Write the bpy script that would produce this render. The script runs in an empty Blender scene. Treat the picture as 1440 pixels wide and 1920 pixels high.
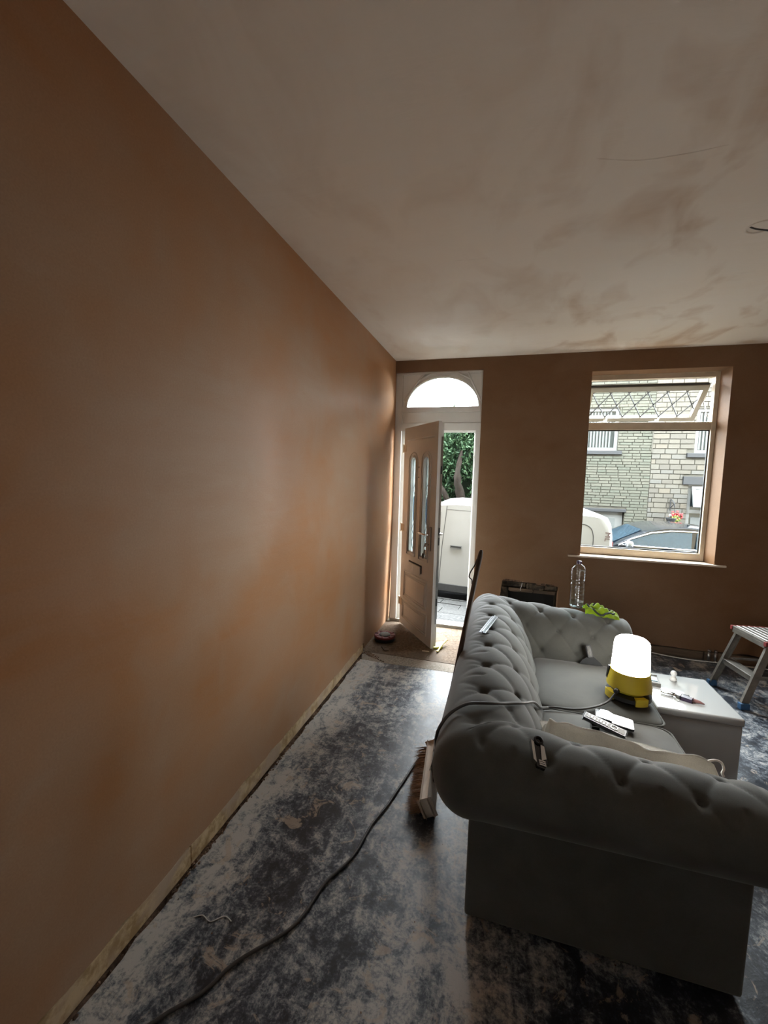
import bpy, bmesh, math, random
from mathutils import Vector, Matrix, Euler
random.seed(7)
PI = math.pi
scene = bpy.context.scene
COL = scene.collection

# ------------------------------------------------------------------ camera
cam_d = bpy.data.cameras.new('camera')
cam = bpy.data.objects.new('camera', cam_d)
COL.objects.link(cam)
YAW, PITCH, ROLL, FPX = 0.27518, 0.08773, 0.02713, 790.42
CAM = Vector((1.1412, 0.0, 1.6))
fw = Vector((-math.sin(YAW) * math.cos(PITCH), math.cos(YAW) * math.cos(PITCH), -math.sin(PITCH)))
rt0 = Vector((math.cos(YAW), math.sin(YAW), 0))
up0 = rt0.cross(fw)
rt = math.cos(ROLL) * rt0 + math.sin(ROLL) * up0
up = -math.sin(ROLL) * rt0 + math.cos(ROLL) * up0
mw = Matrix((rt, up, -fw)).transposed().to_4x4()
mw.translation = CAM
cam.matrix_world = mw
cam_d.sensor_fit = 'HORIZONTAL'
cam_d.sensor_width = 36.0
cam_d.lens = FPX / 1440 * 36
cam_d.clip_start = 0.02
cam_d.clip_end = 200
scene.camera = cam

# ------------------------------------------------------------------ sky and exposure
SKY = 33.0
wd = bpy.data.worlds.new('overcast_sky')
scene.world = wd
wd.use_nodes = True
bg = wd.node_tree.nodes['Background']
bg.inputs['Color'].default_value = (0.90, 0.96, 1.0, 1)
bg.inputs['Strength'].default_value = SKY
LAMP = 31.0                      # brightness of the work lamp's diffuser
vs = scene.view_settings
vs.view_transform = 'Standard'
vs.look = 'None'
vs.gamma = 1.0
vs.use_curve_mapping = False
vs.exposure = 0.36
try:
    scene.cycles.max_bounces = 7
    scene.cycles.diffuse_bounces = 5
    scene.cycles.transparent_max_bounces = 16
    scene.cycles.sample_clamp_indirect = 8.0
    scene.cycles.caustics_reflective = False
    scene.cycles.caustics_refractive = False
    scene.cycles.use_denoising = True
    scene.cycles.use_adaptive_sampling = True
    scene.cycles.adaptive_threshold = 0.03
except Exception:
    pass

def portal(name, loc, sx, sz):
    l = bpy.data.lights.new(name, 'AREA')
    l.shape = 'RECTANGLE'
    l.size, l.size_y = sx, sz
    l.cycles.is_portal = True
    o = bpy.data.objects.new(name, l)
    COL.objects.link(o)
    o.location = loc
    o.rotation_euler = (-PI / 2, 0, 0)        # faces into the room (-y)
    return o

D, H = 4.356, 2.781
portal('window_portal', (2.40, D + 0.40, 1.74), 1.2, 1.8)
portal('doorway_portal', (0.45, D + 0.40, 1.30), 1.0, 2.8)

# ------------------------------------------------------------------ materials
class NT:
    def __init__(s, name):
        s.m = bpy.data.materials.new(name)
        s.m.use_nodes = True
        s.t = s.m.node_tree
        s.b = s.t.nodes['Principled BSDF']
        s.out = s.t.nodes['Material Output']
    def n(s, typ, **kw):
        nd = s.t.nodes.new(typ)
        for k, v in kw.items():
            if k.startswith('i_'):
                key = k[2:].replace('_', ' ')
                s.set(nd, key, v)
            elif k.startswith('x'):
                s.set(nd, int(k[1:]), v)
            else:
                setattr(nd, k, v)
        return nd
    def set(s, nd, key, v):
        if hasattr(v, 'is_output'):
            s.t.links.new(v, nd.inputs[key])
        elif hasattr(v, 'outputs'):
            s.t.links.new(v.outputs[0], nd.inputs[key])
        else:
            if isinstance(v, (tuple, list)) and len(v) == 3 and nd.inputs[key].type == 'RGBA':
                v = (*v, 1)
            nd.inputs[key].default_value = v
    def coord(s, scale=(1, 1, 1), loc=(0, 0, 0), rot=(0, 0, 0), kind='Object'):
        tc = s.n('ShaderNodeTexCoord')
        mp = s.n('ShaderNodeMapping')
        s.t.links.new(tc.outputs[kind], mp.inputs['Vector'])
        mp.inputs['Scale'].default_value = scale
        mp.inputs['Location'].default_value = loc
        mp.inputs['Rotation'].default_value = rot
        return mp
    def noise(s, scale, detail=4, rough=0.55, vec=None, dist=0.0):
        nd = s.n('ShaderNodeTexNoise', i_Scale=scale, i_Detail=detail, i_Roughness=rough, i_Distortion=dist)
        if vec is not None:
            s.t.links.new(vec.outputs[0], nd.inputs['Vector'])
        return nd
    def ramp(s, fac, *stops):
        r = s.n('ShaderNodeValToRGB')
        s.t.links.new(fac.outputs[0] if hasattr(fac, 'outputs') else fac, r.inputs['Fac'])
        e = r.color_ramp.elements
        while len(e) < len(stops):
            e.new(0.5)
        for i, (p, c) in enumerate(stops):
            e[i].position = p
            e[i].color = (c, c, c, 1) if isinstance(c, (int, float)) else (*c, 1)
        return r
    def mix(s, fac, a, b, mode='MIX'):
        m = s.n('ShaderNodeMix', data_type='RGBA', blend_type=mode)
        s.set(m, 0, fac)
        for k, v in ((6, a), (7, b)):
            if isinstance(v, (tuple, list)):
                m.inputs[k].default_value = (*v[:3], 1)
            else:
                s.t.links.new(v.outputs[2] if v.bl_idname == 'ShaderNodeMix' else v.outputs[0], m.inputs[k])
        return m
    def o(s, nd):
        return nd.outputs[2] if nd.bl_idname == 'ShaderNodeMix' else nd.outputs[0]
    def math(s, op, a, b=0.5):
        m = s.n('ShaderNodeMath', operation=op)
        s.set(m, 0, a)
        s.set(m, 1, b)
        return m
    def base(s, nd):
        s.t.links.new(s.o(nd), s.b.inputs['Base Color'])
    def bump(s, h, strength=0.3, dist=0.01):
        b = s.n('ShaderNodeBump', i_Strength=strength, i_Distance=dist)
        s.t.links.new(s.o(h), b.inputs['Height'])
        s.t.links.new(b.outputs[0], s.b.inputs['Normal'])
        return b
    def rough(s, v):
        s.set(s.b, 'Roughness', v)

def simple(name, col, rough=0.5, metal=0.0, spec=0.5, var=0.12, vscale=30, bump=0.0, sheen=0.0, coat=0.0):
    """one colour with a little procedural unevenness"""
    t = NT(name)
    v = t.coord()
    n = t.noise(vscale, 3, 0.6, v)
    a = tuple(c * (1 - var) for c in col)
    b = tuple(min(1, c * (1 + var)) for c in col)
    t.base(t.ramp(n, (0.3, a), (0.7, b)))
    t.b.inputs['Roughness'].default_value = rough
    t.b.inputs['Metallic'].default_value = metal
    t.b.inputs['Specular IOR Level'].default_value = spec
    if sheen:
        t.b.inputs['Sheen Weight'].default_value = sheen
        t.b.inputs['Sheen Roughness'].default_value = 0.5
    if coat:
        t.b.inputs['Coat Weight'].default_value = coat
        t.b.inputs['Coat Roughness'].default_value = 0.06
    if bump:
        t.bump(n, bump, 0.004)
    return t.m

def plaster(name, c_wet, c_mid, c_dry, seed, rough=(0.34, 0.6), wet=(0.40, 0.62), streak=(1, 1, 1), pscale=1.3, spec=0.15):
    t = NT(name)
    v = t.coord(loc=(seed, seed * 1.7, -seed))
    big = t.noise(pscale, 3, 0.5, v, 0.6)
    mid = t.noise(pscale * 3.1, 4, 0.55, v, 0.8)
    sv = t.coord(scale=streak, loc=(seed * 2, 0, seed))
    st = t.noise(5.0, 5, 0.6, sv, 0.3)
    fine = t.noise(160, 2, 0.6, v)
    mask = t.math('ADD', t.math('MULTIPLY', big, 0.65), t.math('MULTIPLY', mid, 0.35))
    tc = t.n('ShaderNodeTexCoord')
    sp = t.n('ShaderNodeSeparateXYZ')
    t.t.links.new(tc.outputs['Object'], sp.inputs[0])
    zb = t.n('ShaderNodeMapRange', interpolation_type='SMOOTHSTEP')      # plaster near the ceiling is still damp
    t.set(zb, 0, sp.outputs[2])
    for i, val in zip((1, 2, 3, 4), (2.3, 2.7, 0.0, 0.08)):
        zb.inputs[i].default_value = val
    mask = t.math('SUBTRACT', mask, zb)
    m1 = t.ramp(mask, (wet[0], 0.0), (wet[1], 1.0))
    col = t.mix(m1, c_wet, c_dry)
    m2 = t.ramp(st, (0.38, 0.0), (0.68, 1.0))
    col2 = t.mix(t.math('MULTIPLY', m2, 0.6), col, c_mid)
    f2 = t.ramp(fine, (0.3, 0.93), (0.7, 1.05))
    col3 = t.mix(1.0, col2, f2, 'MULTIPLY')
    t.base(col3)
    rr = t.n('ShaderNodeMapRange')
    t.set(rr, 0, t.o(m1))
    rr.inputs[3].default_value, rr.inputs[4].default_value = rough
    t.set(t.b, 'Roughness', rr.outputs[0])
    t.b.inputs['Specular IOR Level'].default_value = spec
    h = t.math('ADD', t.math('MULTIPLY', st, 0.7), t.math('MULTIPLY', mid, 0.9))
    t.bump(h, 0.30, 0.008)
    return t.m

MAT = {}
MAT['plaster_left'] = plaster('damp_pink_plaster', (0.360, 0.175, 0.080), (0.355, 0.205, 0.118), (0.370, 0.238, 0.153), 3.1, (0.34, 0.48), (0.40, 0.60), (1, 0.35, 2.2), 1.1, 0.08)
MAT['plaster_back'] = plaster('shaded_damp_plaster', (0.165, 0.086, 0.041), (0.185, 0.104, 0.056), (0.20, 0.12, 0.071), 8.4, (0.45, 0.6), (0.38, 0.62), (0.6, 1, 1.6), 1.2)  # backlit wall: its shade is put into a darker plaster colour
MAT['plaster_dim'] = plaster('plain_pink_plaster', (0.40, 0.23, 0.13), (0.46, 0.29, 0.19), (0.5, 0.34, 0.24), 5.7, (0.5, 0.65), (0.4, 0.6), (1, 1, 2), 1.0)

def ceiling_mat():
    t = NT('drying_ceiling_plaster')
    v = t.coord(loc=(1.9, 0.45, 0))
    w = t.coord(scale=(1.5, 0.8, 1), loc=(0.6, 2.2, 0), rot=(0, 0, 0.5))
    damp = t.noise(2.1, 4, 0.5, w, 0.7)
    soft = t.noise(0.7, 3, 0.5, v, 0.3)
    st = t.noise(4, 5, 0.6, t.coord(scale=(0.55, 2.2, 1), loc=(4, 1, 0), rot=(0, 0, 0.12)), 0.8)
    base = t.mix(t.ramp(soft, (0.35, 0.0), (0.65, 1.0)), (0.82, 0.72, 0.61), (0.85, 0.78, 0.69))
    dm = t.ramp(damp, (0.49, 0.0), (0.70, 1.0))
    # damp blotches sit toward the window half of the ceiling
    tc = t.n('ShaderNodeTexCoord')
    sp = t.n('ShaderNodeSeparateXYZ')
    t.t.links.new(tc.outputs['Object'], sp.inputs[0])
    gx = t.n('ShaderNodeMapRange')
    t.set(gx, 0, sp.outputs[0])
    gx.inputs[1].default_value, gx.inputs[2].default_value = 0.9, 2.2
    gx.inputs[3].default_value, gx.inputs[4].default_value = 0.30, 1.0
    fac = t.math('MULTIPLY', dm, gx)
    c = t.mix(fac, base, (0.56, 0.40, 0.275))
    c2 = t.mix(t.math('MULTIPLY', t.ramp(st, (0.45, 0.0), (0.75, 1.0)), 0.35), c, (0.83, 0.77, 0.69))
    t.base(c2)
    t.rough(0.62)
    h = t.math('ADD', t.math('MULTIPLY', st, 0.8), t.math('MULTIPLY', damp, 0.3))
    t.bump(h, 0.32, 0.012)
    return t.m
MAT['ceiling'] = ceiling_mat()

def floor_mat():
    t = NT('dusty_black_floor')
    v = t.coord()
    a = t.noise(4.5, 9, 0.74, v, 0.9)
    b = t.noise(21, 8, 0.74, t.coord(loc=(4, 2, 0)), 0.7)
    c = t.noise(95, 5, 0.7, t.coord(loc=(1, 7, 0)), 0.3)
    st = t.noise(20, 6, 0.65, t.coord(scale=(1.0, 0.18, 1), rot=(0, 0, -0.45), loc=(3, 3, 0)), 0.8)
    be = t.noise(8.5, 8, 0.68, t.coord(loc=(11, 5, 0)), 1.1)
    # dust builds up along the left wall and towards the doorway
    tc = t.n('ShaderNodeTexCoord')
    sp = t.n('ShaderNodeSeparateXYZ')
    t.t.links.new(tc.outputs['Object'], sp.inputs[0])
    wob = t.math('ADD', sp.outputs[0], t.math('MULTIPLY', a, 0.25))
    mx = t.n('ShaderNodeMapRange', interpolation_type='SMOOTHSTEP')
    t.set(mx, 0, wob.outputs[0])
    for i, val in zip((1, 2, 3, 4), (0.20, 0.40, 0.060, 0.0)):
        mx.inputs[i].default_value = val
    my = t.n('ShaderNodeMapRange')
    t.set(my, 0, sp.outputs[1])
    for i, val in zip((1, 2, 3, 4), (2.0, 3.4, 0.0, 0.028)):
        my.inputs[i].default_value = val
    s = t.math('ADD', t.math('MULTIPLY', a, 0.37), t.math('MULTIPLY', b, 0.30))
    s = t.math('ADD', s, t.math('MULTIPLY', c, 0.17))
    s = t.math('ADD', s, t.math('MULTIPLY', st, 0.16))
    s = t.math('ADD', s, mx)
    s = t.math('ADD', s, my)
    mr = t.n('ShaderNodeMapRange')                    # less dust towards the right side of the room
    t.set(mr, 0, sp.outputs[0])
    for i, val in zip((1, 2, 3, 4), (1.3, 2.1, 0.0, 0.030)):
        mr.inputs[i].default_value = val
    s = t.math('SUBTRACT', s, mr)
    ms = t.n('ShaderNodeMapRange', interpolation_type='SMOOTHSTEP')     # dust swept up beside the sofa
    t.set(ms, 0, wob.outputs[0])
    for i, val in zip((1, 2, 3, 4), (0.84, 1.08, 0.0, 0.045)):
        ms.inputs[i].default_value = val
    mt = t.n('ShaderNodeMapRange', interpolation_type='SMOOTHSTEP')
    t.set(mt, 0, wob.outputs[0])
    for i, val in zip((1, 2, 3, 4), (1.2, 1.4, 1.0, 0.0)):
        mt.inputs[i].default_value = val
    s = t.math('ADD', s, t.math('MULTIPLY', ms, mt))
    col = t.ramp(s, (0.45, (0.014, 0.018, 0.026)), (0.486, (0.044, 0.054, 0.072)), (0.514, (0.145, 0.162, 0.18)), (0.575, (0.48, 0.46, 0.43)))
    bm_ = t.ramp(be, (0.58, 0.0), (0.625, 0.65))
    col2 = t.mix(bm_, col, (0.46, 0.37, 0.285))
    t.base(col2)
    rr = t.ramp(s, (0.42, 0.30), (0.60, 0.62))
    t.set(t.b, 'Roughness', rr.outputs[0])
    t.bump(s, 0.4, 0.006)
    return t.m
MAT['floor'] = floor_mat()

def speckled(name, ca, cb, cc, sc=70, rough=0.8):
    t = NT(name)
    v = t.coord()
    n = t.noise(sc, 5, 0.7, v)
    m = t.noise(4, 4, 0.6, v, 0.5)
    col = t.mix(t.ramp(n, (0.42, 0.0), (0.58, 1.0)), ca, cb)
    col = t.mix(t.ramp(m, (0.45, 0.0), (0.62, 1.0)), col, cc)
    t.base(col)
    t.rough(rough)
    t.b.inputs['Specular IOR Level'].default_value = 0.12
    t.bump(n, 0.4, 0.005)
    return t.m
MAT['lobby'] = speckled('brown_lobby_concrete', (0.10, 0.068, 0.044), (0.20, 0.145, 0.10), (0.15, 0.115, 0.085), 45)
MAT['screed'] = speckled('speckled_beige_screed', (0.20, 0.17, 0.135), (0.36, 0.32, 0.27), (0.29, 0.245, 0.20), 55)
MAT['pavement'] = speckled('grey_paving', (0.012, 0.013, 0.013), (0.038, 0.038, 0.036), (0.024, 0.024, 0.023), 30)
MAT['road'] = speckled('dark_asphalt', (0.0111, 0.0111, 0.0117), (0.0194, 0.0194, 0.0200), (0.0156, 0.0156, 0.0167), 60)
MAT['rubble'] = speckled('brown_rubble', (0.12, 0.07, 0.045), (0.28, 0.18, 0.12), (0.06, 0.04, 0.03), 40)
MAT['masonry'] = speckled('dark_mottled_masonry', (0.05, 0.04, 0.03), (0.15, 0.115, 0.08), (0.028, 0.023, 0.018), 25)  # dark mottled browns for the wall hole and the footing
MAT['dark'] = simple('black_depth_fill', (0.01, 0.009, 0.008), 0.9)  # near-black colour standing in for unlit depth

def wood(name, ca, cb, scale=(1, 1, 1), rough=0.6, rings=14):
    t = NT(name)
    v = t.coord(scale=scale)
    w = t.noise(rings, 6, 0.6, v, 1.2)
    t.base(t.ramp(w, (0.35, ca), (0.65, cb)))
    t.rough(rough)
    t.bump(w, 0.25, 0.004)
    return t.m
MAT['batten'] = speckled('bare_yellow_timber', (0.36, 0.24, 0.12), (0.60, 0.45, 0.27), (0.44, 0.33, 0.24), 14, 0.7)
MAT['batten_wood'] = wood('bare_yellow_timber', (0.55, 0.37, 0.19), (0.78, 0.61, 0.38), (1.6, 0.14, 1.6), 0.7, 9)
MAT['old_wood'] = wood('old_dark_timber', (0.05, 0.034, 0.022), (0.17, 0.115, 0.075), (0.16, 1.5, 1.5), 0.75, 10)
MAT['broom_wood'] = wood('pale_bare_beech', (0.42, 0.34, 0.27), (0.58, 0.49, 0.40), (2, 0.3, 2), 0.6, 10)
MAT['handle_wood'] = wood('dark_stained_handle', (0.035, 0.024, 0.016), (0.085, 0.055, 0.038), (3, 0.4, 0.4), 0.55, 12)
MAT['upvc'] = simple('white_upvc', (0.66, 0.64, 0.60), 0.32, var=0.05, vscale=3)
MAT['upvc_dust'] = simple('dusty_cream_upvc', (0.60, 0.50, 0.37), 0.45, var=0.14, vscale=5)
MAT['upvc_sash'] = simple('cream_upvc_sash', (0.17, 0.15, 0.115), 0.4, var=0.06, vscale=6)
MAT['gasket'] = simple('black_rubber_gasket', (0.012, 0.012, 0.012), 0.6)
MAT['lead'] = simple('dull_lead_strip', (0.05, 0.05, 0.052), 0.5, 0.6)
MAT['sill'] = plaster('white_dusty_sill', (0.55, 0.44, 0.34), (0.6, 0.5, 0.4), (0.66, 0.57, 0.48), 2.2)
MAT['chrome'] = simple('bright_chrome', (0.72, 0.72, 0.73), 0.12, 1.0, var=0.02)
MAT['dull_chrome'] = simple('dull_steel', (0.30, 0.29, 0.28), 0.3, 1.0, var=0.1)
MAT['aluminium'] = simple('scuffed_aluminium', (0.24, 0.225, 0.20), 0.4, 0.75, var=0.2, vscale=14)
MAT['black'] = simple('matt_black_plastic', (0.012, 0.012, 0.013), 0.45)
MAT['gloss_black'] = simple('glossy_black_glass', (0.008, 0.008, 0.009), 0.06, spec=0.8)
MAT['yellow'] = simple('yellow_plastic', (0.78, 0.60, 0.04), 0.42, var=0.06, vscale=8)
MAT['pale_yellow'] = simple('pale_yellow_plastic', (0.62, 0.54, 0.16), 0.5, var=0.08)
MAT['hivis'] = simple('lime_hi_vis_cloth', (0.36, 0.52, 0.012), 0.75, var=0.2, vscale=18, bump=0.3, sheen=0.3)
MAT['dark_cloth'] = simple('black_cloth_trim', (0.02, 0.025, 0.02), 0.8)
MAT['reel_red'] = simple('dusty_red_plastic', (0.15, 0.014, 0.013), 0.5, var=0.25, vscale=12)
MAT['grey'] = simple('mid_grey_plastic', (0.15, 0.145, 0.13), 0.6, var=0.15)
MAT['blue'] = simple('blue_rubber', (0.03, 0.10, 0.21), 0.6, var=0.2)
MAT['white_gloss'] = simple('white_high_gloss_lacquer', (0.52, 0.54, 0.54), 0.07, var=0.02, vscale=4, coat=0.4)
MAT['cable'] = simple('dark_grey_flex', (0.055, 0.053, 0.05), 0.5, var=0.15)
MAT['white_plastic'] = simple('white_plastic', (0.72, 0.72, 0.70), 0.35, var=0.04)
MAT['purple'] = simple('dark_purple_plastic', (0.035, 0.022, 0.05), 0.3)
MAT['pliers_red'] = simple('dusty_pink_grip', (0.30, 0.15, 0.14), 0.5, var=0.2)
MAT['water'] = None

def velvet(name, col, sheen=0.55):
    t = NT(name)
    v = t.coord()
    n = t.noise(5, 4, 0.6, v, 0.4)
    f = t.noise(420, 2, 0.6, v)
    a = tuple(c * 0.86 for c in col)
    b = tuple(c * 1.12 for c in col)
    c1 = t.ramp(n, (0.35, a), (0.65, b))
    c2 = t.mix(1.0, c1, t.ramp(f, (0.3, 0.9), (0.7, 1.08)), 'MULTIPLY')
    t.base(c2)
    t.rough(0.82)
    t.b.inputs['Specular IOR Level'].default_value = 0.25
    t.b.inputs['Sheen Weight'].default_value = sheen
    t.b.inputs['Sheen Roughness'].default_value = 0.45
    t.b.inputs['Sheen Tint'].default_value = (0.8, 0.8, 0.8, 1)
    t.bump(f, 0.12, 0.002)
    return t.m
MAT['velvet'] = velvet('grey_taupe_velvet', (0.080, 0.080, 0.071), 0.3)
MAT['cloth'] = velvet('creamy_cotton', (0.88, 0.85, 0.80), 0.2)

def bristle_mat():
    t = NT('brown_bristle')
    n = t.noise(60, 3, 0.6, t.coord(scale=(1, 3, 0.3)))
    t.base(t.ramp(n, (0.3, (0.13, 0.07, 0.035)), (0.7, (0.36, 0.215, 0.12))))
    t.rough(0.7)
    return t.m
MAT['bristle'] = bristle_mat()

def glass(name, tint=(0.97, 0.985, 0.98), f0=0.04, f1=0.9, grough=0.02):
    """thin clear sheet: straight-through transmission plus a Schlick reflection"""
    t = NT(name)
    t.t.nodes.remove(t.b)
    tr = t.n('ShaderNodeBsdfTransparent', i_Color=tint)
    gl = t.n('ShaderNodeBsdfGlossy', i_Roughness=grough)
    lw = t.n('ShaderNodeLayerWeight')
    lw.inputs['Blend'].default_value = 0.5
    p5 = t.math('POWER', lw.outputs['Facing'], 5.0)
    fac = t.math('ADD', t.math('MULTIPLY', p5, f1 - f0), f0)
    mx = t.n('ShaderNodeMixShader')
    t.set(mx, 0, fac)
    t.t.links.new(tr.outputs[0], mx.inputs[1])
    t.t.links.new(gl.outputs[0], mx.inputs[2])
    t.t.links.new(mx.outputs[0], t.out.inputs['Surface'])
    return t.m
MAT['glass'] = glass('clear_window_glass', f0=0.02)
MAT['pet'] = glass('clear_bottle_plastic', (0.90, 0.93, 0.93), 0.06, 0.8, 0.12)
MAT['water'] = glass('clear_water', (0.86, 0.91, 0.92), 0.06, 0.7, 0.02)

def frosted():
    t = NT('obscured_door_glass')
    t.t.nodes.remove(t.b)
    n = t.noise(90, 2, 0.5, t.coord())
    tr = t.n('ShaderNodeBsdfTransparent', i_Color=(0.75, 0.8, 0.8))
    tl = t.n('ShaderNodeBsdfTranslucent', i_Color=(0.6, 0.66, 0.66))
    gl = t.n('ShaderNodeBsdfGlossy', i_Roughness=0.2)
    bp = t.n('ShaderNodeBump', i_Strength=0.3, i_Distance=0.003)
    t.t.links.new(n.outputs[0], bp.inputs['Height'])
    t.t.links.new(bp.outputs[0], gl.inputs['Normal'])
    m1 = t.n('ShaderNodeMixShader', x0=0.55)
    t.t.links.new(tr.outputs[0], m1.inputs[1]); t.t.links.new(tl.outputs[0], m1.inputs[2])
    m2 = t.n('ShaderNodeMixShader', x0=0.06)
    t.t.links.new(m1.outputs[0], m2.inputs[1]); t.t.links.new(gl.outputs[0], m2.inputs[2])
    t.t.links.new(m2.outputs[0], t.out.inputs['Surface'])
    return t.m
MAT['frosted'] = frosted()
MAT['blue_glass'] = glass('blue_stained_glass', (0.16, 0.24, 0.36))

def lit(name, col, strength):
    t = NT(name)
    v = t.coord()
    n = t.noise(8, 2, 0.5, v)
    t.base(t.ramp(n, (0.3, tuple(c * 0.95 for c in col)), (0.7, col)))
    t.b.inputs['Emission Color'].default_value = (*col, 1)
    t.b.inputs['Emission Strength'].default_value = strength
    return t.m
MAT['lamp_glow'] = lit('glowing_lamp_diffuser', (1.0, 0.97, 0.92), LAMP)

# ------------------------------------------------------------------ mesh helpers
def bmn():
    return bmesh.new()

def box(bm, x0, y0, z0, x1, y1, z1, bev=0.0, seg=2):
    g = bmesh.ops.create_cube(bm, size=1.0)
    vs_ = g['verts']
    for v in vs_:
        v.co.x = x0 if v.co.x < 0 else x1
        v.co.y = y0 if v.co.y < 0 else y1
        v.co.z = z0 if v.co.z < 0 else z1
    if bev:
        es = list({e for v in vs_ for e in v.link_edges})
        bmesh.ops.bevel(bm, geom=es, offset=bev, segments=seg, affect='EDGES', profile=0.6)
    return bm

def obox(bm, a, b, w, h, upv=Vector((0, 0, 1)), bev=0.0):
    """bar from a to b, w wide across, h along upv"""
    a, b = Vector(a), Vector(b)
    d = (b - a)
    L = d.length
    d.normalize()
    s = d.cross(upv)
    if s.length < 1e-6:
        s = d.cross(Vector((1, 0, 0)))
    s.normalize()
    u = s.cross(d)
    g = bmesh.ops.create_cube(bm, size=1.0)
    for v in g['verts']:
        c = v.co.copy()
        v.co = a + d * (c.x + 0.5) * L + s * c.y * w + u * c.z * h
    if bev:
        es = list({e for v in g['verts'] for e in v.link_edges})
        bmesh.ops.bevel(bm, geom=es, offset=bev, segments=2, affect='EDGES', profile=0.6)
    return bm

def frame_path(pts, closed=False):
    n = len(pts)
    fr = []
    prev = None
    for i in range(n):
        if closed:
            t = pts[(i + 1) % n] - pts[i - 1]
        else:
            t = pts[min(i + 1, n - 1)] - pts[max(i - 1, 0)]
        t.normalize()
        if prev is None:
            a = Vector((0, 0, 1)) if abs(t.z) < 0.9 else Vector((1, 0, 0))
            nrm = (a - t * a.dot(t)).normalized()
        else:
            nrm = (prev - t * prev.dot(t))
            nrm = nrm.normalized() if nrm.length > 1e-6 else prev
        prev = nrm
        fr.append((t, nrm, t.cross(nrm)))
    return fr

def tube(bm, pts, r, n=8, closed=False, caps=True, flat=1.0):
    pts = [Vector(p) for p in pts]
    rs = r if isinstance(r, (list, tuple)) else [r] * len(pts)
    fr = frame_path(pts, closed)
    rings = []
    for p, (t, a, b), rr in zip(pts, fr, rs):
        rings.append([bm.verts.new(p + (a * math.cos(2 * PI * k / n) * flat + b * math.sin(2 * PI * k / n)) * rr) for k in range(n)])
    m = len(rings)
    for i in range(m if closed else m - 1):
        A, B = rings[i], rings[(i + 1) % m]
        for k in range(n):
            bm.faces.new((A[k], A[(k + 1) % n], B[(k + 1) % n], B[k]))
    if caps and not closed:
        bm.faces.new(rings[0][::-1])
        bm.faces.new(rings[-1])
    return bm

def smooth_path(pts, k=6):
    pts = [Vector(p) for p in pts]
    out = []
    for i in range(len(pts) - 1):
        p0, p1, p2, p3 = pts[max(i - 1, 0)], pts[i], pts[i + 1], pts[min(i + 2, len(pts) - 1)]
        for j in range(k):
            t = j / k
            out.append(0.5 * ((2 * p1) + (p2 - p0) * t + (2 * p0 - 5 * p1 + 4 * p2 - p3) * t * t + (3 * p1 - p0 - 3 * p2 + p3) * t ** 3))
    out.append(pts[-1])
    return out

def lathe(bm, prof, n=24, c=(0, 0, 0), cap=True):
    c = Vector(c)
    rings = []
    for r, z in prof:
        rings.append([bm.verts.new(c + Vector((r * math.cos(2 * PI * k / n), r * math.sin(2 * PI * k / n), z))) for k in range(n)])
    for A, B in zip(rings, rings[1:]):
        for k in range(n):
            bm.faces.new((A[k], A[(k + 1) % n], B[(k + 1) % n], B[k]))
    if cap:
        bm.faces.new(rings[0][::-1])
        bm.faces.new(rings[-1])
    return bm

def slab2d(bm, outer, holes, y0, y1, axes='xz'):
    """flat shape given by 2-D loops, with thickness; axes xz (thickness y), xy (thickness z) or yz (thickness x)"""
    def P(p, t):
        return {'xz': (p[0], t, p[1]), 'xy': (p[0], p[1], t), 'yz': (t, p[0], p[1])}[axes]
    loops = [outer] + list(holes)
    tmp = bmesh.new()
    vmap = []
    for L in loops:
        vs_ = [tmp.verts.new(P(p, 0.0)) for p in L]
        for i in range(len(vs_)):
            tmp.edges.new((vs_[i], vs_[(i + 1) % len(vs_)]))
        vmap.append(vs_)
    bmesh.ops.triangle_fill(tmp, edges=tmp.edges[:], use_beauty=True, use_dissolve=False)
    tmp.verts.index_update()
    tris = [[v.index for v in f.verts] for f in tmp.faces]
    flat = [p for L in loops for p in L]
    tmp.free()
    A = [bm.verts.new(P(p, y0)) for p in flat]
    B = [bm.verts.new(P(p, y1)) for p in flat]
    for t in tris:
        bm.faces.new([A[i] for i in t])
        bm.faces.new([B[i] for i in reversed(t)])
    k = 0
    for L in loops:
        n = len(L)
        for i in range(n):
            a, b = k + i, k + (i + 1) % n
            bm.faces.new((A[a], A[b], B[b], B[a]))
        k += n
    bmesh.ops.recalc_face_normals(bm, faces=bm.faces[:])
    return bm

def rbox(bm, c, l, k=8.0, n=14, crown=0.0, fn=None):
    """cushion-like rounded box (superquadric)"""
    c = Vector(c)
    grid = {}
    def vert(p):
        key = tuple(round(q, 5) for q in p)
        if key not in grid:
            x, y, z = p
            s = (abs(x) ** k + abs(y) ** k + abs(z) ** k) ** (1.0 / k)
            q = Vector((x / s, y / s, z / s))
            w = Vector((q.x * l[0] / 2, q.y * l[1] / 2, q.z * l[2] / 2))
            if crown and q.z > 0:
                w.z += crown * (1 - q.x ** 2) * (1 - q.y ** 2)
            w += c
            if fn:
                w = fn(w, q)
            grid[key] = bm.verts.new(w)
        return grid[key]
    R = [-1 + 2 * i / n for i in range(n + 1)]
    for ax in range(3):
        for sgn in (-1, 1):
            for i in range(n):
                for j in range(n):
                    q = []
                    for a, b in ((R[i], R[j]), (R[i + 1], R[j]), (R[i + 1], R[j + 1]), (R[i], R[j + 1])):
                        p = [0, 0, 0]
                        p[ax] = sgn
                        p[(ax + 1) % 3] = a
                        p[(ax + 2) % 3] = b
                        q.append(vert(p))
                    if sgn < 0:
                        q.reverse()
                    bm.faces.new(q)
    return bm

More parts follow.
